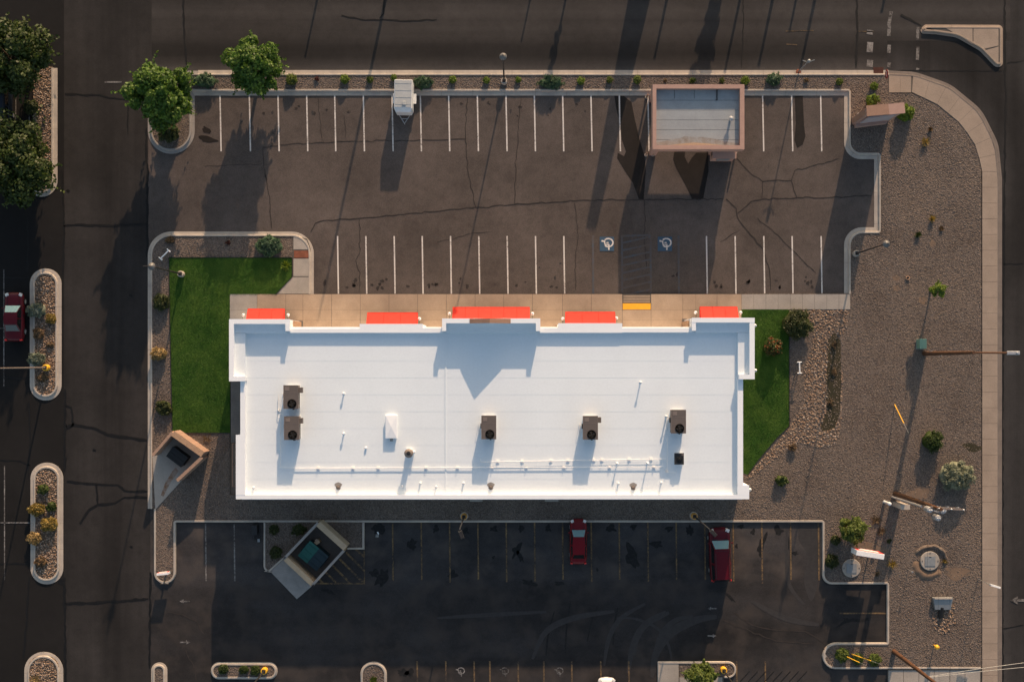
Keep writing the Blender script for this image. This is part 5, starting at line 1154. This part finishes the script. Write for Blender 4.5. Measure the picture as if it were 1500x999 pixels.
    for s_ in (1, -1):
        MB().box((s_*hw*.62, y((.05+P['hood'])/2), P['zh']+.028), (.025, L*(P['hood']-.06), .012)).build('bonnet_seam', M['black'], t)
        MB().box((s_*hw*1.005, y(.52), .62), (.012, .02, .55)).build('door_seam', M['black'], t)
        MB().box((s_*(hw*1.01), y(.47), .80), (.03, .18, .03)).build('handle', M['dark'], t)
    if kind == 'suv':
        for s_ in (1, -1): MB().tube((s_*rw*.86, y(.45), zr+.08), (s_*rw*.86, y(.9), zr+.08), .022).build('roof_rail', M['dark'], t)
        MB().box((0, y(.40), zr+.02), (rw*1.5, .03, .01)).build('roof_seam', M['dark'], t)
    MB().path([(hw*.5, y(b0)+.1, zr), (hw*.5, y(b0)-.05, zr+.2)], .008, 4).build('antenna', M['black'], t)
    return t
car('parked_car', 'small red hatchback parked alone at the back kerb', 847.5, 793.5, 0, 4.35, 1.66, 1.5, 'car_red', 'hatch')
car('parked_car', 'larger dark red van parked beside the lamp post in the back lot', 1056, 813, math.radians(2), 5.15, 2.08, 1.85, 'car_maroon', 'suv', 'van')
car('parked_car', 'dark red car parked nose up at the left edge of the picture', 19, 464, 0, 4.7, 1.82, 1.55, 'car_maroon', 'sedan')
car('parked_car', 'white car cut by the bottom edge of the picture', 889, 1028, 0, 4.5, 1.78, 1.5, 'car_white', 'sedan')
car('parked_car', 'dark blue car half hidden under the trees at the upper left edge', 1, 146, 0, 4.6, 1.8, 1.6, 'car_dark', 'suv')
q = G2(590.5, 138, 2.2); t = thing('cargo_trailer', 'white enclosed cargo trailer with drawbar parked in the front lot', 'trailer', (*q, -.04), math.radians(-1))
Wt, Lt, Ht = 1.72, 2.75, 2.15
MB().box((0, 0, .45+(Ht-.45)/2), (Wt, Lt, Ht-.45)).build('box', M['trailer'], t, bevel=.06)
MB().add([(-Wt/2, -Lt/2+.02, .5), (Wt/2, -Lt/2+.02, .5), (Wt*.40, -Lt/2-.28, .5), (-Wt*.40, -Lt/2-.28, .5), (-Wt/2, -Lt/2+.02, Ht-.05), (Wt/2, -Lt/2+.02, Ht-.05), (Wt*.40, -Lt/2-.28, Ht-.25), (-Wt*.40, -Lt/2-.28, Ht-.25)], [(3, 2, 1, 0), (4, 5, 6, 7), (0, 1, 5, 4), (1, 2, 6, 5), (2, 3, 7, 6), (3, 0, 4, 7)]).build('nose', M['trailer'], t, bevel=.03)
MB().box((0, .05, Ht+.012), (Wt-.14, Lt-.2, .03)).build('roof_skin', M['trailer_roof'], t)
for k in range(4): MB().box((0, -Lt*.35+k*Lt*.24, Ht+.032), (Wt-.18, .05, .02)).build('roof_rib', M['trailer_roof'], t)
MB().box((.1, -.85, Ht+.06), (.36, .36, .08)).build('roof_vent', M['trailer_roof'], t, bevel=.03)
for s_ in (-1, 1):
    MB().tube((s_*.55, -Lt/2-.2, .48), (0, -Lt/2-1.05, .48), .035).build('drawbar', M['galv'], t)
    w_ = MB().tube((s_*(Wt/2+.02), -.1, .33), (s_*(Wt/2+.22), -.1, .33), .33, n=18).build('wheel', M['tyre'], t); MB().tube((s_*(Wt/2+.215), -.1, .33), (s_*(Wt/2+.23), -.1, .33), .18, n=12).build('rim', M['galv'], w_)
    MB().box((s_*(Wt/2+.13), -.1, .72), (.26, .95, .05)).build('fender', M['trailer'], t)
MB().tube((0, -Lt/2-1.05, .1), (0, -Lt/2-1.05, .62), .035).build('jockey_wheel', M['galv'], t); MB().box((0, -Lt/2-.6, .48), (.5, .06, .06)).build('crossbar', M['galv'], t)
for s_ in (-1, 1): MB().box((s_*Wt*.25, Lt/2+.02, 1.25), (Wt*.46, .03, 1.5)).build('door', M['trailer'], t)

# ------------------------------------------------------------------ plants
def leaves(P, N, size, aspect=.6, jit=.35, fold=True):
    """diamond leaves at P facing N (unit, jittered)"""
    n = len(P); N = N+rng.normal(0, jit, (n, 3)); N /= np.linalg.norm(N, axis=1)[:, None]
    T = rng.normal(0, 1, (n, 3)); T -= (T*N).sum(1)[:, None]*N; T /= np.linalg.norm(T, axis=1)[:, None]; B = np.cross(N, T)
    s = size*rng.uniform(.65, 1.35, n)[:, None]; V = np.zeros((n, 4, 3))
    V[:, 0] = P-T*s; V[:, 1] = P+B*s*aspect; V[:, 2] = P+T*s; V[:, 3] = P-B*s*aspect
    return V.reshape(-1, 3), np.arange(4*n).reshape(n, 4)
def clump_cloud(cs, rs, per, up=.5):
    P, N = [], []
    for c, r in zip(cs, rs):
        d = rng.normal(0, 1, (per, 3)); d /= np.linalg.norm(d, axis=1)[:, None]; rr = r*rng.random(per)**.42
        P.append(np.array(c)+d*rr[:, None]*np.array([1, 1, .75])); N.append(d*.7+np.array([0, 0, up]))
    return np.concatenate(P), np.concatenate(N)
def tree(name, label, px, py, h, rad, crown0, mat, cat='tree', group=None, nl=26, per=210, leaf=.17, lean=(0, 0), loc=None, flat_=1.0):
    q = loc or G2(px, py); t = thing(name, label, cat, (*q, 0), 0, group)
    tr = MB(); tips = []; lx, ly = lean
    top = crown0+(h-crown0)*.55; r0 = .045*h**.9*.8
    pts = [(lx*s_**1.3*.8+.06*math.sin(s_*5), ly*s_**1.3*.8+.05*math.cos(s_*4)-.05, top*s_) for s_ in np.linspace(0, 1, 7)]
    tr.path(pts, [r0*(1.25 if i == 0 else 1-.1*i) for i in range(7)], 9)
    cs, rs = [], []; cz = (h+crown0)/2; rz_ = (h-crown0)/2
    for i in range(nl):
        a = i*2.39996+random.uniform(-.4, .4); v = 1-2*(i+.5)/nl; v = v*.92; rr = math.sqrt(max(0, 1-v*v))*random.uniform(.55, 1.12)
        k = (1-.18*v) if v > 0 else 1+.1*v
        c = (lx+rad*rr*k*.80*math.cos(a), ly+rad*rr*k*.80*math.sin(a), cz+rz_*.82*v*flat_)
        cs.append(c); rs.append(rad*random.uniform(.17, .40))
        b = pts[min(6, max(2, int(2+4*(c[2]-crown0)/(h-crown0))))]
        mid = ((b[0]+c[0])/2, (b[1]+c[1])/2, (b[2]+c[2])/2+.15*rad*random.uniform(-.3, .6))
        tr.path([b, mid, c], [r0*.34, r0*.22, r0*.08], 5)
    tr.build('trunk', M['bark'], t, smooth=True)
    P, N = clump_cloud(cs, rs, per)
    # twigs reaching out of the outline
    ex = []
    for i in range(nl*2):
        c = np.array(cs[i % nl]); d = c-np.array((lx, ly, cz)); d = d/np.linalg.norm(d)+rng.normal(0, .35, 3); L = rs[i % nl]*rng.uniform(.7, 1.35)
        ex.append(c+d*L*np.linspace(.5, 1, 12)[:, None]+rng.normal(0, .07*rad/3, (12, 3)))
    ex = np.concatenate(ex); P = np.concatenate([P, ex]); N = np.concatenate([N, rng.normal(0, .5, ex.shape)+[0, 0, .6]])
    V, F = leaves(P, N, leaf, .68, .45); np_mesh('crown', V, F, M[mat], t)
    return t
def shrub(name, label, px, py, rpx, mat, hk=1.1, ry=None, cat='shrub', group=None, leaf=None, per=None, style='round', z=ZG, dens=1.0):
    r = rpx/S; ryy = (ry or rpx)/S; h = max(.25, r*hk); q = G2(px, py, h*.5); t = thing(name, label, cat, (*q, z), 0, group)
    st = MB(); area = r*ryy
    if style in ('round', 'loose', 'spread'):
        k = {'round': 30, 'loose': 14, 'spread': 26}[style]; cs, rs = [], []
        for i in range(k):
            a = i*2.39996+random.uniform(-.5, .5); u = math.sqrt((i+.5)/k); e = {'round': .82, 'loose': .80, 'spread': .86}[style]
            u = u*e*(random.uniform(.75, 1.12) if style != 'round' else random.uniform(.92, 1.03))
            zz = h*(.90*math.sqrt(max(0, 1-u*u*.95))-.10)*(random.uniform(.6, 1.05) if style == 'loose' else random.uniform(.88, 1.0)); c = (r*u*math.cos(a), ryy*u*math.sin(a), max(.06, zz))
            cs.append(c); rs.append(min(r, ryy)*{'round': .24, 'loose': .26, 'spread': .26}[style]*random.uniform(.8, 1.25))
            if i % 2 == 0: st.path([(0, 0, 0), (c[0]*.45, c[1]*.45, c[2]*.5), c], [.03, .022, .01], 4)
        lf = leaf or max(.05, min(.085, r*.085)); n_ = per or int(dens*max(30, min(420, 9.5*area/k/lf**2*1.15)))
        P, N = clump_cloud(cs, rs, n_, .45); P[:, 2] = np.maximum(P[:, 2], .02)
        V, F = leaves(P, N, lf, .55 if style != 'spread' else .32, .5)
        if style != 'loose' or r > .5:
            nu, nv = 18, 7; cv = []; sh = .80 if style == 'round' else .74; ph = random.random()*50
            for j in range(nv):
                el = math.pi/2*j/(nv-.6)
                for i in range(nu):
                    az = 2*math.pi*i/nu; d = (math.cos(az)*math.cos(el), math.sin(az)*math.cos(el), math.sin(el))
                    g = sh*(1+.28*mnoise.noise((d[0]*2.6+ph, d[1]*2.6, d[2]*2.6))); cv.append((r*g*d[0], ryy*g*d[1], .02+h*.86*g*d[2]))
            cf = [(j*nu+i, j*nu+(i+1) % nu, (j+1)*nu+(i+1) % nu, (j+1)*nu+i) for j in range(nv-1) for i in range(nu)]
            F = np.concatenate([F, np.array(cf)+len(V)]); V = np.concatenate([V, np.array(cv)])
    else:   # tuft of blades
        n_ = int(90*dens); a = rng.uniform(0, 6.283, n_); el = rng.uniform(.25, 1.35, n_); L = r*rng.uniform(.7, 1.15, n_)*1.05
        dv = np.stack([np.cos(a)*np.cos(el), np.sin(a)*np.cos(el), np.sin(el)*hk], 1); sd_ = np.stack([-np.sin(a), np.cos(a), np.zeros(n_)], 1)*(leaf or .025)
        V = np.zeros((n_, 4, 3)); b = rng.normal(0, r*.12, (n_, 3)); b[:, 2] = .02; mid = b+dv*L[:, None]*.55; tip = b+dv*L[:, None]; tip[:, 2] -= .15*L
        V[:, 0] = b; V[:, 1] = mid+sd_; V[:, 2] = tip; V[:, 3] = mid-sd_; V = V.reshape(-1, 3); F = np.arange(4*n_).reshape(n_, 4)
        st.path([(0, 0, 0), (0, 0, h*.2)], [.05, .03], 5)
    st.build('stem', M['bark'], t); np_mesh('foliage', V, F, M[mat], t)
    return t
tree('broadleaf_tree', 'large bright green tree over the upper left island of the front lot', 250, 178, 7.6, 3.0, 1.7, 'leaf_tree', nl=40, per=620, leaf=.145, lean=(.35, 1.55))
tree('broadleaf_tree', 'bright green tree at the west end of the front planting strip', 379, 116, 5.8, 2.6, 1.5, 'leaf_tree', nl=34, per=560, leaf=.135, lean=(.35, .45))
tree('broadleaf_tree', 'olive green tree at the upper left corner, upper of two', 46, 108, 7.0, 4.0, 1.6, 'leaf_olive', nl=38, per=520, leaf=.15, lean=(-.2, .5))
tree('broadleaf_tree', 'olive green tree at the left edge, lower of two', 44, 240, 6.6, 4.2, 1.6, 'leaf_olive', nl=38, per=520, leaf=.15, lean=(-.25, -.4))
tree('small_tree', 'young bright green tree with a thin trunk alone on the east gravel', 1362, 428, 2.9, .80, 1.5, 'leaf_lime', nl=16, per=200, leaf=.08)
tree('small_tree', 'bushy green tree in the concrete pad at the bottom edge', 1024, 984, 3.4, 1.65, .9, 'leaf_green', nl=22, per=330, leaf=.11)
tree('small_tree', 'light green spreading small tree above the red faced sign', 1240, 774, 2.6, 1.35, .5, 'leaf_green', nl=22, per=330, leaf=.095, lean=(.2, .1))
SPEC = [
 # front planting strip, left to right
 (299, 118, 22, 'leaf_juniper', .55, 12, 'spread', 'juniper', 'dark juniper in the front strip between the two large trees'),
 (427, 117, 9.5, 'leaf_green', 1.2, None, 'round', 'bush', 'green bush just right of the second large tree in the front strip'),
 (464, 116, 4, 'leaf_maroon', 1.0, None, 'loose', 'bush', 'small dark red bush in the front strip left of the trailer'),
 (505, 116, 7.5, 'leaf_lime', 1.2, None, 'round', 'bush', 'yellow green bush in the front strip, second left of the trailer'),
 (542, 117, 5.5, 'leaf_green', 1.2, None, 'round', 'bush', 'small green bush in the front strip, next left of the trailer'),
 (577, 114, 5, 'leaf_lime', 1.2, None, 'round', 'bush', 'small bush at the upper left corner of the trailer'),
 (620, 121, 18, 'leaf_juniper', .6, 11.5, 'spread', 'juniper', 'juniper immediately right of the white trailer'),
 (663, 117, 6.3, 'leaf_lime', 1.2, None, 'round', 'bush', 'yellow green bush right of the juniper beside the trailer'),
 (712.5, 118, 5.6, 'leaf_lime', 1.2, None, 'round', 'bush', 'yellow green bush immediately left of the front lamp post'),
 (759, 117.5, 5, 'leaf_lime', 1.2, None, 'round', 'bush', 'yellow green bush immediately right of the front lamp post'),
 (807, 121, 21.5, 'leaf_juniper', .55, 11.5, 'spread', 'juniper', 'widest juniper in the front strip, right of the lamp post'),
 (851, 119, 6.3, 'leaf_lime', 1.2, None, 'round', 'bush', 'yellow green bush next right of the widest juniper'),
 (893, 117.5, 5.5, 'leaf_green', 1.2, None, 'round', 'bush', 'green bush in the front strip inside the long pole shadow'),
 (933.5, 117, 7, 'leaf_green', 1.1, None, 'round', 'bush', 'green bush in the front strip next left of the canopy'),
 (974, 118.5, 3.2, 'leaf_dry', 1.0, None, 'loose', 'bush', 'tiny dry bush at the upper left edge of the canopy'),
 (1014, 118.5, 5.5, 'leaf_green', .8, None, 'loose', 'bush', 'low green bush above the middle of the canopy'),
 (1057, 118.5, 5, 'leaf_green', .7, None, 'loose', 'bush', 'sparse low bush above the right part of the canopy'),
 (1091.5, 118.5, 7.5, 'leaf_lime', 1.2, None, 'round', 'bush', 'yellow green bush at the upper right corner of the canopy'),
 (1134, 116.5, 14, 'leaf_juniper', .6, 11, 'spread', 'juniper', 'juniper in the front strip right of the canopy'),
 (1181, 118, 4.5, 'leaf_dry', .8, None, 'loose', 'bush', 'thin dry bush in the front strip right of the last juniper'),
 (1229.5, 120, 6, 'leaf_green', 1.1, None, 'round', 'bush', 'green bush at the east end of the front strip'),
 # round the monument sign
 (1280.5, 126.5, 6.8, 'leaf_lime', 1.2, None, 'round', 'bush', 'small bush below the stop sign'),
 (1278.5, 147, 11.5, 'leaf_lime', 1.1, None, 'loose', 'bush', 'green bush with reddish tips left above the pink monument sign'),
 (1327, 165, 14, 'leaf_lime', 1.6, None, 'round', 'bush', 'tall green bush at the right end of the pink monument sign'),
 (1355.5, 208, 8, 'leaf_gold', 1.0, None, 'tuft', 'grass tuft', 'golden grass tuft on the gravel below the pink monument sign'),
 (1363, 190, 5, 'leaf_dry', .9, None, 'tuft', 'grass tuft', 'dry grass tuft just above the golden tuft near the corner'),
 (1366, 320.5, 6.5, 'leaf_gold', 1.1, None, 'tuft', 'grass tuft', 'golden grass tuft, top one of three on the middle east gravel'),
 (1345, 344, 6, 'leaf_olive', 1.0, None, 'tuft', 'grass tuft', 'dark grass tuft, left one of three on the middle east gravel'),
 (1379, 335.5, 4.5, 'leaf_dry', .8, None, 'tuft', 'grass tuft', 'small dry tuft, right one of three on the middle east gravel'),
 # east side
 (1168.5, 475, 25, 'leaf_dark', .95, 24, 'round', 'round shrub', 'large dark round shrub at the top of the east lawn'),
 (1132.5, 508, 15.5, 'leaf_red', 1.55, 16, 'round', 'shrub', 'shrub with red blossoms on the east lawn'),
 (1161, 655, 7, 'leaf_dry', 1.1, None, 'loose', 'bush', 'small dry bush where the river stones meet the east gravel'),
 (1145, 703.5, 12, 'leaf_olive', .9, 9, 'loose', 'bush', 'loose green bush near the south-east building corner'),
 (1367, 646.5, 16.5, 'leaf_olive', 1.35, 17, 'round', 'round shrub', 'olive green round shrub on the east gravel above the sage bush'),
 (1403, 697.5, 28, 'leaf_sage', .95, 25, 'round', 'round shrub', 'large pale sage bush beside the east sidewalk'),
 (1224, 791, 8.5, 'leaf_dark', 1.2, None, 'round', 'bush', 'dark bush tucked under the left of the light green small tree'),
 (1219, 822, 11.5, 'leaf_dark', 1.2, None, 'round', 'bush', 'dark bush left of the manhole in the lower right planting'),
 (1283, 762, 9, 'leaf_dry', .5, 6, 'tuft', 'grass tuft', 'dry grass tuft above the red faced sign'),
 (1291, 778, 8, 'leaf_dry', .5, 8, 'tuft', 'grass tuft', 'dry grass tuft right above the end of the red faced sign'),
 (1307, 826, 8.5, 'leaf_gold', .9, None, 'tuft', 'grass tuft', 'golden tuft below the right end of the red faced sign'),
 (1302, 792, 4, 'leaf_dark', .9, None, 'loose', 'bush', 'tiny dark bush right of the red faced sign'),
 (1285, 840, 4, 'leaf_dry', .9, None, 'loose', 'bush', 'tiny dry bush right of the left manhole'),
 (1384, 822, 5, 'leaf_gold', .8, None, 'tuft', 'grass tuft', 'small grass tuft at the right rim of the soil ringed manhole'),
 (1234, 959.5, 11.5, 'leaf_green', 1.0, None, 'round', 'bush', 'green bush at the left of three in the bottom right bed'),
 (1257, 965, 9.5, 'leaf_green', 1.0, None, 'round', 'bush', 'green bush in the middle of three under the yellow guy guards'),
 (1281.5, 966, 10.5, 'leaf_green', 1.0, None, 'round', 'bush', 'green bush at the right of three in the bottom right bed'),
 # west strip and lawn
 (246, 194, 17, 'leaf_dark', 1.0, None, 'round', 'round shrub', 'dark round shrub in the rounded island under the large tree'),
 (249, 352, 9, 'leaf_dry', .8, 6, 'loose', 'bush', 'dry twiggy bush at the rounded corner of the west strip'),
 (393.5, 360.5, 23, 'leaf_juniper', .75, 17, 'round', 'hedge', 'dark green hedge bush above the west lawn'),
 (334, 355.5, 4.2, 'leaf_maroon', 1.0, None, 'loose', 'bush', 'small dark red bush in the gravel above the west lawn'),
 (418, 389, 9, 'leaf_lime', .9, None, 'tuft', 'yucca', 'small yellow green yucca in the corner of the west lawn'),
 (235.5, 442.5, 14, 'leaf_dark', 1.0, None, 'round', 'round shrub', 'dark green round shrub, upper one of two in the west strip'),
 (232, 518.5, 13.5, 'leaf_tan', 1.1, 11.5, 'round', 'shrub', 'straw coloured shrub in the west strip'),
 (239.5, 598, 14, 'leaf_dark', .8, None, 'loose', 'shrub', 'dark green shrub in the west strip above the pink bin yard'),
 # west islands
 (45, 157, 12, 'leaf_dark', 1.0, None, 'round', 'bush', 'dark bush in the shade between the two olive trees'),
 (52, 454.5, 17.5, 'leaf_grey', .8, 14, 'loose', 'bush', 'grey green bush at the left rim of the upper west island'),
 (74.5, 467, 9, 'leaf_gold', .9, None, 'round', 'bush', 'golden green bush right of the grey green bush in the upper west island'),
 (56, 489, 10, 'leaf_dry', .8, None, 'loose', 'bush', 'brown bush below the grey green bush in the upper west island'),
 (73, 505, 8, 'leaf_dry', .7, 5, 'loose', 'bush', 'low dry bush in the middle of the upper west island'),
 (53, 526, 15, 'leaf_grey', .9, 11, 'round', 'bush', 'pale green bush beside the pale lamp post footing'),
 (62, 553, 10, 'leaf_dry', .5, 8, 'loose', 'bush', 'low dry bush below the pale lamp post footing'),
 (62, 717, 11, 'leaf_olive', 1.0, 8.5, 'loose', 'bush', 'green bush, top one in the lower west island'),
 (75, 742, 9, 'leaf_olive', 1.1, None, 'loose', 'bush', 'green bush at the right rim of the lower west island'),
 (53, 746, 15, 'leaf_gold', .9, 11, 'round', 'bush', 'golden bush at the left rim of the lower west island'),
 (71.5, 768, 14.5, 'leaf_gold', .9, 12, 'round', 'bush', 'golden bush in the middle of the lower west island'),
 (50, 788.5, 12.5, 'leaf_tan', .9, 11, 'round', 'bush', 'straw coloured bush at the left rim of the lower west island'),
 (59.5, 823, 11, 'leaf_dry', .6, 9, 'loose', 'bush', 'low brown bush at the bottom of the lower west island'),
 (52, 996, 11, 'leaf_tan', .5, 8, 'tuft', 'grass tuft', 'dry straw tuft in the bottom left island'),
 # by the tan bin yard and bottom islands
 (401.5, 775.5, 8.5, 'leaf_dark', .9, None, 'round', 'bush', 'small dark bush in the bed left of the tan bin yard, top left one'),
 (437.5, 776, 13, 'leaf_dark', .8, 10, 'loose', 'bush', 'wide dark bush in the bed left of the tan bin yard, top right one'),
 (404, 809, 10.5, 'leaf_dark', .9, None, 'round', 'bush', 'dark bush in the bed left of the tan bin yard, lowest one'),
 (327, 980, 8.5, 'leaf_olive', 1.0, None, 'round', 'bush', 'olive bush in the bottom left island, leftmost of three'),
 (357, 980.5, 8.5, 'leaf_olive', 1.0, 7, 'round', 'bush', 'olive bush in the bottom left island, middle of three'),
 (374, 981.5, 8.5, 'leaf_olive', 1.0, None, 'round', 'bush', 'olive bush touching the yellow lamp footing in the bottom left island'),
 (547, 996, 7, 'leaf_green', .8, None, 'tuft', 'yucca', 'green yucca in the rounded island at the bottom edge'),
]
GR = {'juniper': 'junipers in the front planting strip', 'bush': 'bushes in the planting beds', 'grass tuft': 'grass tufts on the gravel', 'round shrub': 'large round shrubs', 'shrub': 'shrubs beside the lawns', 'yucca': 'yuccas', 'hedge': None}
for (px, py, r, mat, hk, ry, style, cat, label) in SPEC:
    shrub(cat.replace(' ', '_'), label, px, py, r, mat, hk, ry, cat, GR[cat], style=style, leaf=(.05 if cat == 'yucca' else None))
shrub('dead_vine', 'dark dead branches on the gravel right of the pink bin yard', 303, 643, 10, 'leaf_dry', .35, 9, 'vine', style='tuft', dens=.5)
# weeds along the damp trench
for i, (x, y) in enumerate(((1222, 505), (1222, 545), (1216, 590))):
    shrub('weed', 'low dry weed in the dark trench of the river stones, %s from the top' % ('first', 'second', 'third', 'fourth', 'fifth')[i], x, y, 5, 'leaf_dry', .4, 8, 'weed', 'weeds in the trench', style='loose', dens=.35)
# ------------------------------------------------------------------ across the street, just out of frame: what casts the long shadows
def far_pole(tx, ty, y0, label, r=.12, name='street_pole'):
    L = (ty-y0)/S/.978; h = L*math.tan(ELEV); x0 = tx+.21*(ty-y0); q = G2(x0, y0)
    t = thing(name, label, 'pole', (*q, 0), 0, 'poles across the street'); MB().tube((0, 0, 0), (0, 0, h), r, r*.7, 10).build('pole', M['wood'], t); MB().lathe((0, 0, h), [(r, 0), (r*.9, .05), (.02, .08)], 10).build('cap', M['dark'], t); return t
for (tx, ty, y0, r, lb) in ((448, 78, -40, .12, 'pole across the street opposite the second tree'), (466, 470, -60, .15, 'tall slim pole across the street opposite the trailer'), (765, 55, -40, .10, 'short pole across the street opposite the lamp post'), (960, 80, -40, .15, 'pole across the street left of the round tree'), (1062, 105, -60, .15, 'pole across the street right of the round tree'), (1113, 90, -40, .17, 'pole across the street opposite the canopy'), (1158, 40, -40, .14, 'short pole across the street near the crossing'), (1172, 104, -50, .17, 'pole across the street in line with the grey signal post'), (1293, 12, -36, .16, 'pole across the street at the crossing')):
    far_pole(tx, ty, y0, lb, r)
x0, y0 = 955, -90; L = (333-y0)/S/.978; h = L*math.tan(ELEV); t = thing('roadside_pylon', 'tall tapering roadside pylon across the street', 'pylon', (*G2(x0, y0), 0))
MB().box((0, 0, h/2), (2.3, .5, h), 0, .42).build('panel', M['block_grey'], t); MB().box((0, 0, .1), (3.4, 1.0, .3)).build('base', M['kerb'], t)
tree('roadside_tree', 'round tree across the street left of the crossing', 0, 0, 4.4, 1.0, 1.0, 'leaf_green', loc=G2(1064, -70), nl=18, per=90, leaf=.2)
tree('roadside_tree', 'thin tree across the street right of the lamp post', 0, 0, 4.0, .35, 1.0, 'leaf_green', loc=G2(835, -35), nl=14, per=40, leaf=.16)
